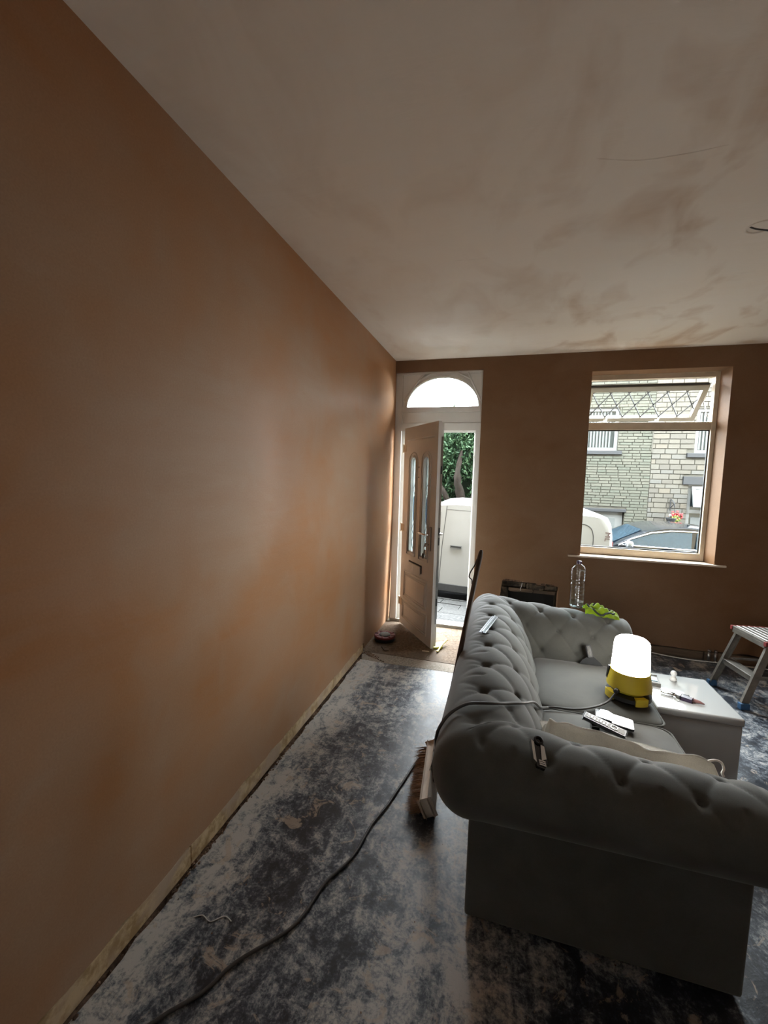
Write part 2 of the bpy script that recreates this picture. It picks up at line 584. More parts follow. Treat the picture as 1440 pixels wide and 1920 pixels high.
def blob(bm, c, r, n=1, jit=0.25, sq=(1, 1, 1), rng=random):
    g = bmesh.ops.create_icosphere(bm, subdivisions=n, radius=1.0)
    c = Vector(c)
    for v in g['verts']:
        f = r * (1 + rng.uniform(-jit, jit))
        v.co = c + Vector((v.co.x * sq[0], v.co.y * sq[1], v.co.z * sq[2])) * f
    return bm

def finish(name, bm, m, parent=None, smooth=False, loc=None, auto=None):
    me = bpy.data.meshes.new(name)
    bm.to_mesh(me)
    bm.free()
    if m is not None:
        me.materials.append(MAT[m] if isinstance(m, str) else m)
    if smooth:
        for p in me.polygons:
            p.use_smooth = True
    o = bpy.data.objects.new(name, me)
    COL.objects.link(o)
    if parent is not None:
        o.parent = parent
    if loc is not None:
        o.location = loc
    return o

def shift(bm, v):
    bmesh.ops.translate(bm, verts=bm.verts[:], vec=Vector(v))
    return bm

def part(name, bm, m, parent, smooth=False):
    """mesh given in world coordinates, child of an unrotated thing"""
    off = Vector((0, 0, 0))
    p = parent
    while p is not None:
        off += p.location
        p = p.parent
    shift(bm, -off)
    return finish(name, bm, m, parent, smooth)

def lpart(name, bm, m, parent, smooth=False):
    return finish(name, bm, m, parent, smooth)

def tag(o, label=None, cat=None, group=None, kind=None):
    if label: o['label'] = label
    if cat: o['category'] = cat
    if group: o['group'] = group
    if kind: o['kind'] = kind
    return o

def thing(name, label, cat, loc=(0, 0, 0), rot=(0, 0, 0), group=None):
    o = bpy.data.objects.new(name, None)
    COL.objects.link(o)
    o.location = loc
    o.rotation_euler = rot
    o.empty_display_size = 0.05
    return tag(o, label, cat, group)

def single(name, bm, m, label, cat, base, smooth=False, group=None):
    """one-mesh thing whose origin is at its base"""
    shift(bm, -Vector(base))
    o = finish(name, bm, m, None, smooth, base)
    return tag(o, label, cat, group)

def struct(name, bm, m, label=None, smooth=False, parent=None):
    o = finish(name, bm, m, parent, smooth)
    if parent is None:
        tag(o, label, None, None, 'structure')
    return o

def sharp_smooth(o, ang=35):
    me = o.data
    for p in me.polygons:
        p.use_smooth = True
    bm = bmesh.new()
    bm.from_mesh(me)
    for e in bm.edges:
        if len(e.link_faces) == 2 and e.calc_face_angle(0) > math.radians(ang):
            e.smooth = False
    bm.to_mesh(me)
    bm.free()
    return o

def rrect(x0, z0, x1, z1, r, n=5):
    pts = []
    for cx, cz, a0 in ((x1 - r, z1 - r, 0), (x0 + r, z1 - r, 90), (x0 + r, z0 + r, 180), (x1 - r, z0 + r, 270)):
        for i in range(n + 1):
            a = math.radians(a0 + 90 * i / n)
            pts.append((cx + r * math.cos(a), cz + r * math.sin(a)))
    return pts
# ------------------------------------------------------------------ room shell
rj = random.Random(11)
YR = -2.6          # rear wall
XR = 4.55          # right wall
WO = D + 0.34      # outer face of the front wall

# near stretch of the left wall: plaster stops about 10 cm above the floor with a ragged edge
low = []
y = YR
while y < 3.50:
    low.append((y, 0.092 + rj.uniform(-0.007, 0.009)))
    y += rj.uniform(0.05, 0.12)
low.append((3.515, 0.035))
bm = bmn()
slab2d(bm, low + [(3.515, H), (YR, H)], [], -0.15, 0.0, 'yz')
# stretch beside the door, set back a little towards its foot
A = [(-0.15, 3.515, 0), (-0.030, 3.515, 0), (-0.030, WO, 0), (-0.15, WO, 0)]
B = [(-0.15, 3.515, 1.25), (-0.001, 3.515, 1.25), (-0.001, WO, 1.25), (-0.15, WO, 1.25)]
C_ = [(-0.15, 3.515, H), (-0.0, 3.515, H), (-0.0, WO, H), (-0.15, WO, H)]
rr_ = [[bm.verts.new(p) for p in q] for q in (A, B, C_)]
for P_, Q_ in zip(rr_, rr_[1:]):
    for i in range(4):
        bm.faces.new((P_[i], P_[(i + 1) % 4], Q_[(i + 1) % 4], Q_[i]))
bm.faces.new(rr_[0][::-1]); bm.faces.new(rr_[2])
bmesh.ops.recalc_face_normals(bm, faces=bm.faces[:])
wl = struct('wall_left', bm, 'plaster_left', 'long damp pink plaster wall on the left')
tag(wl, cat='wall')
bm = bmn(); box(bm, -0.15, YR, -0.06, -0.036, 3.515, 0.12)
o = struct('wall_left_footing', bm, 'masonry', 'dark bare masonry behind the batten at the foot of the left wall'); tag(o, cat='wall')

# bare timber batten left showing below the plaster, in lengths
ys = [YR, -0.4, 1.315, 2.02, 2.86, 3.505]
trim = bpy.data.objects.new('trim_1', None); COL.objects.link(trim)
tag(trim, 'bare yellow timber batten along the foot of the left wall', 'batten', None, 'structure')
for a, b in zip(ys, ys[1:]):
    bm = bmn(); box(bm, -0.036, a + 0.003, 0.002, -0.004 + rj.uniform(-0.005, 0.004), b - 0.003, 0.083 + rj.uniform(-0.006, 0.008), 0.004)
    part('batten', bm, 'batten', trim)

# floor slab with a chipped edge along the wall
edge = []
y = 3.36
while y > YR:
    edge.append((0.011 + rj.uniform(-0.005, 0.010), y)); y -= rj.uniform(0.03, 0.09)
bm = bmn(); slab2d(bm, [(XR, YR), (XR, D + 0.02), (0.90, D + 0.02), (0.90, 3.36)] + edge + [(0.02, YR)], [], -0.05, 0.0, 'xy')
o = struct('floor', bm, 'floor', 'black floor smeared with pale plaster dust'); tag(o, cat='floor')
bm = bmn(); box(bm, -0.15, YR, -0.16, XR, WO, -0.05)
o = struct('floor_base', bm, 'dark', 'black slab coloured as the shade below the floor edge'); tag(o, cat='floor')
bm = bmn(); box(bm, -0.036, YR, -0.05, 0.03, 3.50, -0.012)
o = struct('floor_gap_fill', bm, 'rubble', 'gritty brown fill in the gap beside the left wall'); tag(o, cat='floor')
# footprint of the old lobby partition, then the lobby floor
bm = bmn(); slab2d(bm, [(0.905, 3.362), (0.905, 3.52), (-0.02, 3.53), (0.0, 3.44), (0.03, 3.36), (0.3, 3.352), (0.6, 3.364)], [], -0.05, 0.001, 'xy')
o = struct('floor_strip', bm, 'screed', 'speckled beige strip of screed across the passage'); tag(o, cat='floor')
bm = bmn(); box(bm, -0.035, 3.52, -0.05, 0.90, D + 0.02, 0.004)
o = struct('floor_lobby', bm, 'lobby', 'brown gritty floor just inside the front door'); tag(o, cat='floor')

bm = bmn(); box(bm, -0.15, YR, H, XR, WO, H + 0.12)
o = struct('ceiling', bm, 'ceiling', 'pale plastered ceiling with brown damp blotches'); tag(o, cat='ceiling')
ceil_o = o
for pts in ([(1.40, 1.80, 0), (1.556, 1.848, 0), (1.718, 1.853, 0), (1.845, 1.839, 0)], [(0.80, 2.432, 0), (1.024, 2.443, 0)]):
    bm = bmn(); tube(bm, [(p.x, p.y, H + .003) for p in smooth_path(pts, 6)], [.002] + [.005] * (len(smooth_path(pts, 6)) - 2) + [.002], 6)
    struct('plaster_ridge', bm, 'ceiling', parent=ceil_o, smooth=True)
bm = bmn(); box(bm, XR, YR, -0.05, XR + 0.12, WO, H)
o = struct('wall_right', bm, 'plaster_dim', 'plastered right wall of the room'); tag(o, cat='wall')
bm = bmn(); slab2d(bm, [(-0.15, -0.05), (XR, -0.05), (XR, H), (-0.15, H)], [[(0.35, 1.60), (0.75, 1.60), (0.75, 1.95), (0.35, 1.95)]], YR - 0.12, YR)
o = struct('wall_rear', bm, 'plaster_dim', 'plastered rear wall of the room'); tag(o, cat='wall')

w2 = bpy.data.objects.new('rear_fill_window', None); COL.objects.link(w2); w2.location = (0.55, YR - 0.06, 1.60)  # added opening behind the camera, there to give fill light
tag(w2, 'small added window in the rear wall letting in fill light', 'window', None, 'structure')
bm = bmn(); slab2d(bm, [(0.35, 1.60), (0.75, 1.60), (0.75, 1.95), (0.35, 1.95)], [[(0.38, 1.63), (0.72, 1.63), (0.72, 1.92), (0.38, 1.92)]], YR - 0.09, YR - 0.03); part('frame', bm, 'upvc', w2)
bm = bmn(); box(bm, 0.38, YR - 0.064, 1.63, 0.72, YR - 0.058, 1.92); part('pane', bm, 'glass', w2)

# front wall with doorway, window and the broken hole
DR, DT = 0.889, 2.664
WX0, WX1, WZ0, WZ1 = 1.873, 2.969, 0.882, 2.603
botm = []
x = 4.55
while x > 0.95:
    botm.append((x, 0.098 + rj.uniform(-0.012, 0.008))); x -= rj.uniform(0.05, 0.12)
hole = [(1.160, 0.30), (1.158, 0.42), (1.165, 0.52), (1.172, 0.575), (1.20, 0.592), (1.30, 0.588), (1.38, 0.581), (1.46, 0.574),
        (1.52, 0.566), (1.545, 0.572), (1.575, 0.582), (1.60, 0.570), (1.645, 0.574), (1.685, 0.562), (1.702, 0.545), (1.698, 0.46), (1.70, 0.30)]
bm = bmn()
slab2d(bm, [(-0.15, DT), (DR, DT), (DR, 0.0), (DR + 0.04, 0.0)] + botm[::-1] + [(4.55, H), (-0.15, H)],
       [[(WX0, WZ0), (WX1, WZ0), (WX1, WZ1), (WX0, WZ1)], hole], D, D + 0.12)
for v in bm.verts:
    if v.co.y > D + 0.1:
        if abs(v.co.x - WX1) < 1e-4 and abs(v.co.z - WZ0) < 1e-4 or abs(v.co.x - WX1) < 1e-4 and abs(v.co.z - WZ1) < 1e-4:
            v.co.x = 2.932
        elif abs(v.co.x - WX0) < 1e-4:
            v.co.x = 1.835
        if abs(v.co.z - WZ1) < 1e-4 and v.co.x > 1.8:
            v.co.z = 2.592
wb = struct('wall_back', bm, 'plaster_back', 'brown plastered wall with the door and the window, its backlit shade painted in'); tag(wb, cat='wall')
# stones and old timber inside the hole
def stone(x0, z0, x1, z1, y0, y1, m, name='stone'):
    b = bmn(); box(b, x0, y0, z0, x1, y1, z1, 0.008, 2)
    for v in b.verts:
        v.co += Vector((rj.uniform(-.004, .004), rj.uniform(-.006, .006), rj.uniform(-.004, .004)))
    return struct(name, b, m, parent=wb)
stone(1.15, 0.565, 1.50, 0.60, D + 0.03, D + 0.12, 'rubble', 'lintel')
stone(1.50, 0.545, 1.70, 0.59, D + 0.035, D + 0.12, 'rubble', 'lintel')
stone(1.16, 0.505, 1.40, 0.56, D + 0.055, D + 0.12, 'masonry')
stone(1.41, 0.49, 1.57, 0.555, D + 0.05, D + 0.12, 'masonry')
stone(1.58, 0.495, 1.70, 0.548, D + 0.065, D + 0.12, 'masonry')
stone(1.155, 0.40, 1.23, 0.50, D + 0.04, D + 0.12, 'masonry')
stone(1.24, 0.462, 1.47, 0.497, D + 0.04, D + 0.12, 'old_wood', 'timber_piece')
stone(1.47, 0.455, 1.69, 0.49, D + 0.06, D + 0.12, 'old_wood', 'timber_piece')
stone(1.24, 0.31, 1.68, 0.45, D + 0.10, D + 0.12, 'dark')  # black backing plate, the hole's darkness put into its colour
bm = bmn()
for k in range(9):
    blob(bm, (1.575 + rj.uniform(-.05, .1), D + 0.03 + rj.uniform(0, .03), 0.562 + rj.uniform(-.015, .012)), rj.uniform(.007, .016), 1, .35, rng=rj)
struct('loose_mortar', bm, 'masonry', parent=wb)
bm = bmn(); tube(bm, smooth_path([(1.365, D + 0.03, 0.555), (1.358, D + 0.012, 0.525), (1.350, D + 0.02, 0.495), (1.353, D + 0.03, 0.478)]), 0.0022, 6)
struct('wire', bm, 'white_plastic', parent=wb, smooth=True)

# timber and rubble showing under the plaster along the foot of the front wall
trim = bpy.data.objects.new('trim_2', None); COL.objects.link(trim)
tag(trim, 'dark old timber strip below the window wall', 'batten', None, 'structure')
xs = [0.93, 1.9, 2.965, 3.7, 4.54]
for a, b in zip(xs, xs[1:]):
    bm = bmn(); box(bm, a + .004, D + 0.012, 0.0, b - .004, D + 0.11, 0.078 + rj.uniform(-.01, .012), 0.005)
    part('timber_strip', bm, 'old_wood', trim)
bm = bmn(); tube(bm, smooth_path([(1.95, D - .03, .05), (2.35, D - .02, .045), (2.62, D - .03, .018), (2.85, D - .05, .012), (3.1, D - .04, .012), (3.6, D - .05, .01)]), 0.0045, 8)
single('thin_cable', bm, 'white_plastic', 'thin pale cable lying along the foot of the window wall', 'cable', (2.6, D - .03, 0.0), True)
for k, (x, r) in enumerate(((2.985, 0.011), (3.035, 0.011))):
    bm = bmn(); tube(bm, [(x, D - 0.03, 0.0), (x, D - 0.03, 0.105)], r, 12)
    tube(bm, [(x, D - 0.03, 0.10), (x, D - 0.03, 0.115)], r + .003, 12)
    single('pipe_stub', bm, 'dull_chrome', ('left one of two short pipe stubs rising by the window wall', 'right one of two short pipe stubs rising by the window wall')[k], 'pipe', (x, D - 0.03, 0), True, 'pipe stubs under the window')

# outer leaf of the front wall, lengthened and raised to block sky light
bm = bmn()
slab2d(bm, [(-14, -1.6), (0.0, -1.6), (0.0, DT), (DR - 0.02, DT), (DR - 0.02, -1.6), (18, -1.6), (18, 7.6), (-14, 7.6)],
       [[(1.75, 0.89), (3.06, 0.89), (3.06, 2.62), (1.75, 2.62)]], D + 0.12, WO)
MAT['stone_wall'] = speckled('weathered_stone', (0.10, 0.085, 0.06), (0.16, 0.135, 0.095), (0.13, 0.105, 0.07), 18)
o = struct('wall_front_outer', bm, 'stone_wall', 'outer stone leaf of the front wall'); tag(o, cat='wall')

# window board
bm = bmn()
slab2d(bm, [(1.766, D - 0.022), (3.054, D - 0.022), (3.054, D - 0.001), (2.968, D - 0.001), (2.930, D + 0.119), (1.84, D + 0.119), (1.873, D - 0.001), (1.766, D - 0.001)], [], 0.868, 0.884, 'xy')
o = struct('window_sill', bm, 'sill', 'dusty white window board'); tag(o, cat='sill')

# ------------------------------------------------------------------ front door
MAT['threshold'] = simple('scuffed_threshold', (0.20, 0.18, 0.145), .5, var=.2, vscale=12)
door = bpy.data.objects.new('door_1', None); COL.objects.link(door)
door.location = (0.0, D + 0.06, 0.0)
tag(door, 'white front door standing open, with an arched fanlight above', 'door', None, 'structure')
y0, y1 = D + 0.028, D + 0.098
def dbox(name, x0, z0, x1, z1, m='upvc', ya=y0, yb=y1, bev=0.004):
    b = bmn(); box(b, x0, ya, z0, x1, yb, z1, bev)
    return part(name, b, m, door)
dbox('jamb', -0.001, 0.0, 0.070, DT)
dbox('jamb', 0.838, 0.0, 0.8885, 2.148)
dbox('jamb', 0.874, 2.148, 0.8885, DT)
dbox('jamb_rebate', 0.066, 0.0, 0.104, 2.075, ya=D + 0.058)
dbox('jamb_rebate', 0.826, 0.0, 0.842, 2.075, ya=D + 0.062)
dbox('frame_head', 0.068, 2.640, 0.875, DT)
dbox('transom', 0.068, 2.068, 0.840, 2.148)
dbox('transom_rebate', 0.068, 2.056, 0.842, 2.072, ya=D + 0.062)
dbox('transom_panel', 0.068, 2.148, 0.875, 2.258, ya=D + 0.036)
dbox('fanlight_rail', 0.068, 2.258, 0.875, 2.312, ya=D + 0.024)
dbox('threshold', 0.0, 0.0, 0.8885, 0.035, 'threshold', ya=D + 0.02, yb=D + 0.16)
ec, ea, eb = (0.4875, 2.312), 0.372, 0.298
ell = [(ec[0] + ea * math.cos(PI * i / 40), ec[1] + eb * math.sin(PI * i / 40)) for i in range(41)]
bm = bmn(); slab2d(bm, [(0.876, 2.308), (0.876, 2.655), (0.069, 2.655), (0.069, 2.308)] + ell[::-1], [], D + 0.040, D + 0.085)
part('fanlight_panel', bm, 'upvc', door)
bm = bmn(); tube(bm, [(p[0], D + 0.040, p[1]) for p in [(ec[0] + (ea + .004) * math.cos(PI * i / 40), ec[1] + (eb + .004) * math.sin(PI * i / 40)) for i in range(41)]], 0.013, 8)
part('fanlight_bead', bm, 'upvc', door, True)
bm = bmn(); slab2d(bm, ell, [], D + 0.060, D + 0.066)
part('fanlight_pane', bm, 'glass', door)
def bead(pts, r=0.010):
    b = bmn(); tube(b, [(x, D + 0.035, z) for x, z in pts], r, 6)
    part('moulding_strip', b, 'upvc', door, True)
bead([(0.094, 2.385), (0.262, 2.610), (0.300, 2.650)])
bead([(0.245, 2.588), (0.365, 2.648)])
bead([(0.874, 2.365), (0.765, 2.588), (0.742, 2.648)])
bead([(0.768, 2.580), (0.640, 2.650)])
bead([(0.076, 2.644), (0.30, 2.644)], .004)
bead([(0.68, 2.640), (0.835, 2.640)], .004)
bead([(0.072, 2.15), (0.072, 2.64)], .005)

# the leaf: local x along the leaf from the hinge, local y into its thickness
LL, LB, LT = 0.727, 0.022, 2.086
hx, hy, ang = 0.135, 4.315, math.radians(-53.67)
def arch_top(u0, u1, z0, z1, n=10):
    c, a = (u0 + u1) / 2, (u1 - u0) / 2
    pts = [(u0, z0), (u1, z0)]
    for i in range(n + 1):
        t = PI * i / n
        pts.append((c + a * math.cos(t), z1 - a * 0.75 + a * 1.05 * math.sin(t) ** 0.8 if 0 < i < n else z1 - a * 0.75))
    return pts
g1 = arch_top(0.166, 0.272, 0.84, 1.765)
g2 = arch_top(0.456, 0.562, 0.84, 1.765)
bm = bmn()
slab2d(bm, [(-0.022, LB), (LL, LB), (LL, LT), (-0.022, LT)], [g1, g2], 0.0, 0.030)
leaf = finish('door_leaf', bm, 'upvc', door)
leaf.location = Vector((hx, hy, 0)) - door.location
leaf.rotation_euler = (0, 0, ang)
bm = bmn()
slab2d(bm, [(0.016, LB + 0.01), (LL - 0.016, LB + 0.01), (LL - 0.016, LT - 0.014), (0.016, LT - 0.014)], [g1, g2], 0.030, 0.062)
lpart('outer_skin', bm, 'upvc', leaf)
def loop_bead(pts, r, name='moulding', m='upvc', yy=-0.001, fl=1.0):
    b = bmn(); tube(b, [(u, yy, z) for u, z in pts], r, 8, closed=True)
    return lpart(name, b, m, leaf, True)
def densify(L, n=4):
    out = []
    for i in range(len(L)):
        a, b = L[i], L[(i + 1) % len(L)]
        for k in range(n):
            out.append((a[0] + (b[0] - a[0]) * k / n, a[1] + (b[1] - a[1]) * k / n))
    return out
for u0, u1 in ((0.166, 0.272), (0.456, 0.562)):
    loop_bead(arch_top(u0 - .012, u1 + .012, .828, 1.778), 0.008)
    loop_bead(arch_top(u0 - .045, u1 + .045, .80, 1.80), 0.006)
def rectloop(u0, z0, u1, z1):
    return [(u0, z0), (u0 + .002, z0), (u1 - .002, z0), (u1, z0), (u1, z0 + .002), (u1, z1 - .002), (u1, z1), (u1 - .002, z1), (u0 + .002, z1), (u0, z1), (u0, z1 - .002), (u0, z0 + .002)]
for (u0, zz0, u1, zz1) in ((0.075, 0.34, 0.60, 0.61), (0.055, 0.105, 0.62, 0.30)):
    loop_bead(rectloop(u0, zz0, u1, zz1), 0.009)
    loop_bead(rectloop(u0 + .025, zz0 + .025, u1 - .025, zz1 - .025), 0.005)
    b = bmn(); box(b, u0 + .04, -0.005, zz0 + .04, u1 - .04, 0.002, zz1 - .04, 0.003)
    lpart('raised_panel', b, 'upvc', leaf)
b = bmn(); tube(b, [(0.07, -0.001, 1.955), (0.66, -0.001, 1.955)], 0.009, 8); lpart('moulding', b, 'upvc', leaf, True)
for gg in (g1, g2):
    b = bmn(); slab2d(b, gg, [], 0.026, 0.032); pane = lpart('door_pane', b, 'frosted', leaf)
    c = sum(p[0] for p in gg) / len(gg)
    b = bmn(); slab2d(b, [(c - .0, 1.13), (c + .022, 1.16), (c + .022, 1.38), (c, 1.41), (c - .022, 1.38), (c - .022, 1.16)], [], 0.022, 0.025); lpart('blue_inlay', b, 'blue_glass', leaf)
    b = bmn()
    for za, zb in ((0.85, 1.0), (1.0, 1.13), (1.41, 1.52)):
        m_ = (za + zb) / 2
        for s in (-1, 1):
            tube(b, [(c + s * .0, .023, za), (c + s * .04, .023, m_), (c, .023, zb)], .0025, 6)
    lpart('lead_strip', b, 'lead', leaf)
for z in (1.683, 1.586):
    b = bmn(); tube(b, [(0.352, -0.003, z), (0.352, 0.004, z)], 0.006, 10); lpart('screw_hole', b, 'gasket', leaf)
# letter flap, with an offset black plate that paints its shadow gap
b = bmn(); slab2d(b, rrect(0.186, 0.662, 0.484, 0.742, .006), [], -0.004, 0.002); lp = lpart('flap_shadow_plate', b, 'gasket', leaf)
b = bmn(); slab2d(b, rrect(0.178, 0.648, 0.468, 0.728, .006), [], -0.014, -0.004); lpart('letter_flap', b, 'upvc', leaf)
# handles inside and outside, lock strip on the edge
for s, yy in ((-1, -0.001), (1, 0.063)):
    b = bmn(); slab2d(b, rrect(0.635, 0.915, 0.665, 1.14, .012), [], yy, yy + s * 0.010); lpart('handle_plate', b, 'dull_chrome', leaf)
    b = bmn(); tube(b, smooth_path([(0.650, yy, 1.068), (0.650, yy + s * .045, 1.068), (0.630, yy + s * .056, 1.068), (0.54, yy + s * .056, 1.066), (0.50, yy + s * .05, 1.066)], 5), 0.0095, 10)
    lpart('handle', b, 'chrome', leaf, True)
b = bmn(); box(b, LL - .003, 0.034, 0.25, LL + .0015, 0.052, 1.95); lpart('lock_strip', b, 'dull_chrome', leaf)
for z in (0.42, 0.98, 1.07, 1.62):
    b = bmn(); box(b, LL - .002, 0.036, z, LL + .004, 0.050, z + .07, .002); lpart('lock_keep', b, 'gasket', leaf)
for z in (0.26, 1.055, 1.88):
    b = bmn(); tube(b, [(-0.042, 0.004, z - .045), (-0.042, 0.004, z + .045)], 0.013, 12); box(b, -0.042, -0.004, z - .035, 0.03, 0.002, z + .035)
    lpart('hinge', b, 'upvc_dust', leaf)
# keys left hanging in the lock
kc = (0.650, -0.012, 0.975)
Lm = Matrix.Translation((hx, hy, 0)) @ Matrix.Rotation(ang, 4, 'Z')
keys = thing('key_bunch', 'bunch of keys hanging from the lock of the open door', 'keys', Lm @ Vector((0.64, -0.02, 0.85)), (0, 0, ang))
def kpart(name, fn, m):
    b = bmn(); fn(b); shift(b, (-0.64, 0.02, -0.85)); return lpart(name, b, m, keys, True)
kpart('key', lambda b: (tube(b, [(0.650, -0.012, 0.975), (0.650, -0.045, 0.975)], 0.004, 8), tube(b, [(0.650, -0.047, 0.960), (0.650, -0.047, 0.99)], 0.011, 8)), 'dull_chrome')
kpart('key_ring', lambda b: tube(b, [(0.645 + .018 * math.cos(2 * PI * i / 16), -0.05, 0.945 + .022 * math.sin(2 * PI * i / 16)) for i in range(16)], 0.0025, 6, closed=True), 'chrome')
kpart('key', lambda b: obox(b, (0.655, -0.05, 0.93), (0.662, -0.05, 0.86), 0.004, 0.016, Vector((1, 0, 0))), 'chrome')
kpart('key', lambda b: obox(b, (0.640, -0.05, 0.93), (0.628, -0.05, 0.865), 0.004, 0.014, Vector((1, 0, 0))), 'dull_chrome')
kpart('key_fob', lambda b: rbox(b, (0.605, -0.05, 0.865), (0.03, 0.012, 0.05), 4, 4), 'black')
kpart('chain', lambda b: tube(b, smooth_path([(0.64, -.05, .93), (0.62, -.05, .91), (.606, -.05, .885)]), 0.003, 6), 'dull_chrome')

# ------------------------------------------------------------------ window
win = bpy.data.objects.new('window_1', None); COL.objects.link(win)
win.location = (2.4, D + 0.15, 0.9)
tag(win, 'window with its leaded top light hung open outwards', 'window', None, 'structure')
ya, yb = D + 0.121, D + 0.185
def wbox(name, x0, z0, x1, z1, m='upvc_dust', a=ya, b_=yb, bev=0.004):
    b = bmn(); box(b, x0, a, z0, x1, b_, z1, bev)
    return part(name, b, m, win)
wbox('frame_side', 1.832, 0.886, 1.889, 2.592)
wbox('frame_side', 2.898, 0.886, 2.936, 2.592)
wbox('frame_head', 1.889, 2.546, 2.898, 2.592)
wbox('frame_bottom', 1.889, 0.886, 2.898, 0.955)
wbox('transom', 1.889, 2.083, 2.898, 2.152)
bm = bmn(); box(bm, 1.889, D + .150, 0.955, 2.898, D + .156, 2.083); part('window_pane', bm, 'glass', win)
for (a, b_) in (((1.8935, 0.9595), (1.8935, 2.0785)), ((2.8935, 0.9595), (2.8935, 2.0785)), ((1.8935, 0.9595), (2.8935, 0.9595)), ((1.8935, 2.0785), (2.8935, 2.0785))):
    bm = bmn(); obox(bm, (a[0], D + .150, a[1]), (b_[0], D + .150, b_[1]), 0.012 if a[0] == b_[0] else 0.016, 0.010, Vector((0, 1, 0)) if a[0] == b_[0] else Vector((0, 0, 1)))
    part('gasket', bm, 'gasket', win)
# top light, hinged at its head and pushed outwards
SW0, SW1, SH = -0.503, 0.488, 0.405
outer = [(SW0, -SH), (SW1, -SH), (SW1, 0), (SW0, 0)]
inner = [(SW0 + .04, -SH + .042), (SW1 - .04, -SH + .042), (SW1 - .04, -.052), (SW0 + .04, -.052)]
bm = bmn(); slab2d(bm, outer, [inner], -0.004, 0.046)
sash = finish('opening_sash', bm, 'upvc_sash', win)
sash.location = Vector((2.394, D + 0.178, 2.487)) - win.location
sash.rotation_euler = (math.radians(46), 0, 0)
bm = bmn(); box(bm, SW0, 0.010, -0.004, SW1, 0.035, 0.003); lpart('gasket', bm, 'gasket', sash)
bm = bmn(); slab2d(bm, inner, [], 0.018, 0.023); lpart('sash_pane', bm, 'glass', sash)
bm = bmn()
lx0, lx1, lz0, lz1 = SW0 + .04, SW1 - .04, -SH + .042, -.052
pit, sl = 0.160, 1.75
hgt = lz1 - lz0
for k in range(-6, 16):
    for s in (1, -1):
        xa = lx0 + k * pit
        p, q = Vector((xa, lz0)), Vector((xa + s * hgt / sl, lz1))
        if s < 0:
            p, q = Vector((xa, lz0)), Vector((xa - hgt / sl, lz1))
        # clip to the pane
        tt = [0.0, 1.0]
        dx = q.x - p.x
        t0 = (lx0 - p.x) / dx; t1 = (lx1 - p.x) / dx
        lo, hi = max(0, min(t0, t1)), min(1, max(t0, t1))
        if hi - lo < 0.02: continue
        P_, Q_ = p + (q - p) * lo, p + (q - p) * hi
        tube(bm, [(P_.x, 0.0165, P_.y), (Q_.x, 0.0165, Q_.y)], 0.0050, 5)
lpart('lead_lattice', bm, 'lead', sash)
for x in (-0.295, 0.165):
    bm = bmn(); box(bm, x - .018, -0.014, -SH + .006, x + .018, -0.004, -SH + .034, .003)
    tube(bm, [(x, -0.012, -SH + .02), (x, -0.03, -SH + .02)], .008, 8)
    obox(bm, (x + .012, -0.03, -SH + .022), (x - .075, -0.034, -SH + .012), .014, .012, Vector((0, 1, 0)), .003)
    obox(bm, (x, -0.02, -SH + .02), (x + .01, -0.02, -SH + .062), .010, .010)
    lpart('sash_handle', bm, 'white_plastic', sash)
for x in (1.90, 2.886):
    bm = bmn(); tube(bm, [(x, D + .18, 2.20), (x, D + .30, 2.36)], 0.005, 6); tube(bm, [(x, D + .19, 2.50), (x, D + .30, 2.36)], 0.005, 6)
    part('sash_stay', bm, 'dull_chrome', win)
# ------------------------------------------------------------------ tufted sofa
sofa = thing('chesterfield_sofa', 'grey velvet button-tufted sofa with rolled arms', 'sofa', (1.5, 2.25, 0))
XB, YC1, YC2, XF = 1.080, 1.408, 3.150, 1.970
raw = [(-0.300, .34), (-0.285, .45), (-0.250, .55), (-0.195, .645), (-0.120, .712), (-0.040, .738), (0.035, .728), (0.088, .69), (0.117, .63),
       (0.117, .565), (0.090, .505), (0.045, .47), (0.0, .462)]
pp = smooth_path([(p[0], 0, p[1]) for p in raw], 12)
cum = [0.0]
for a, b in zip(pp, pp[1:]):
    cum.append(cum[-1] + (b - a).length)
NTT = 92
prof = []
j = 0
for i in range(NTT):
    s = cum[-1] * i / (NTT - 1)
    while j < len(cum) - 2 and cum[j + 1] < s:
        j += 1
    f = (s - cum[j]) / max(1e-9, cum[j + 1] - cum[j])
    p = pp[j].lerp(pp[j + 1], f)
    prof.append((p.x, p.z, s))
crest = max(prof, key=lambda q: q[1])[2]
prof = [(o, z, s - crest) for o, z, s in prof]
def ss(a, b, x):
    t = max(0.0, min(1.0, (x - a) / (b - a)))
    return t * t * (3 - 2 * t)
ROW = 0.150
def tuft(u, v, pu, u0, amp=0.018):
    q = (u - u0) / pu
    a, b = q + v / (2 * ROW), q - v / (2 * ROW)
    bul = (abs(math.sin(PI * a)) * abs(math.sin(PI * b))) ** 0.30
    ra, rb = round(a), round(b)
    du, dv = ((ra + rb) / 2 - q) * pu, (ra - rb) * ROW - v
    dip = math.exp(-(du * du + dv * dv) / 0.017 ** 2)
    dip2 = math.exp(-(du * du + dv * dv) / 0.055 ** 2)
    m = 1 - ss(0.03, 0.13, v)
    # outside the crest only a short fold runs down from each button
    fold = math.exp(-((du) / 0.012) ** 2) * (1 - ss(0.02, 0.10, v)) * (1 if v > 0 else 0)
    return (amp * bul * m + amp * 0.8 * (1 - m)) - (0.016 * dip + 0.004 * dip2) * m - 0.006 * fold
def sect(o):
    return (o, o) if o > 0 else (o, o * 0.95)          # offset over the back, offset over an arm
NA, NC, NB = 120, 14, 220
AO = 0.062                              # the arm buttons sit just outside the crest
grid = []      # grid[j][i]
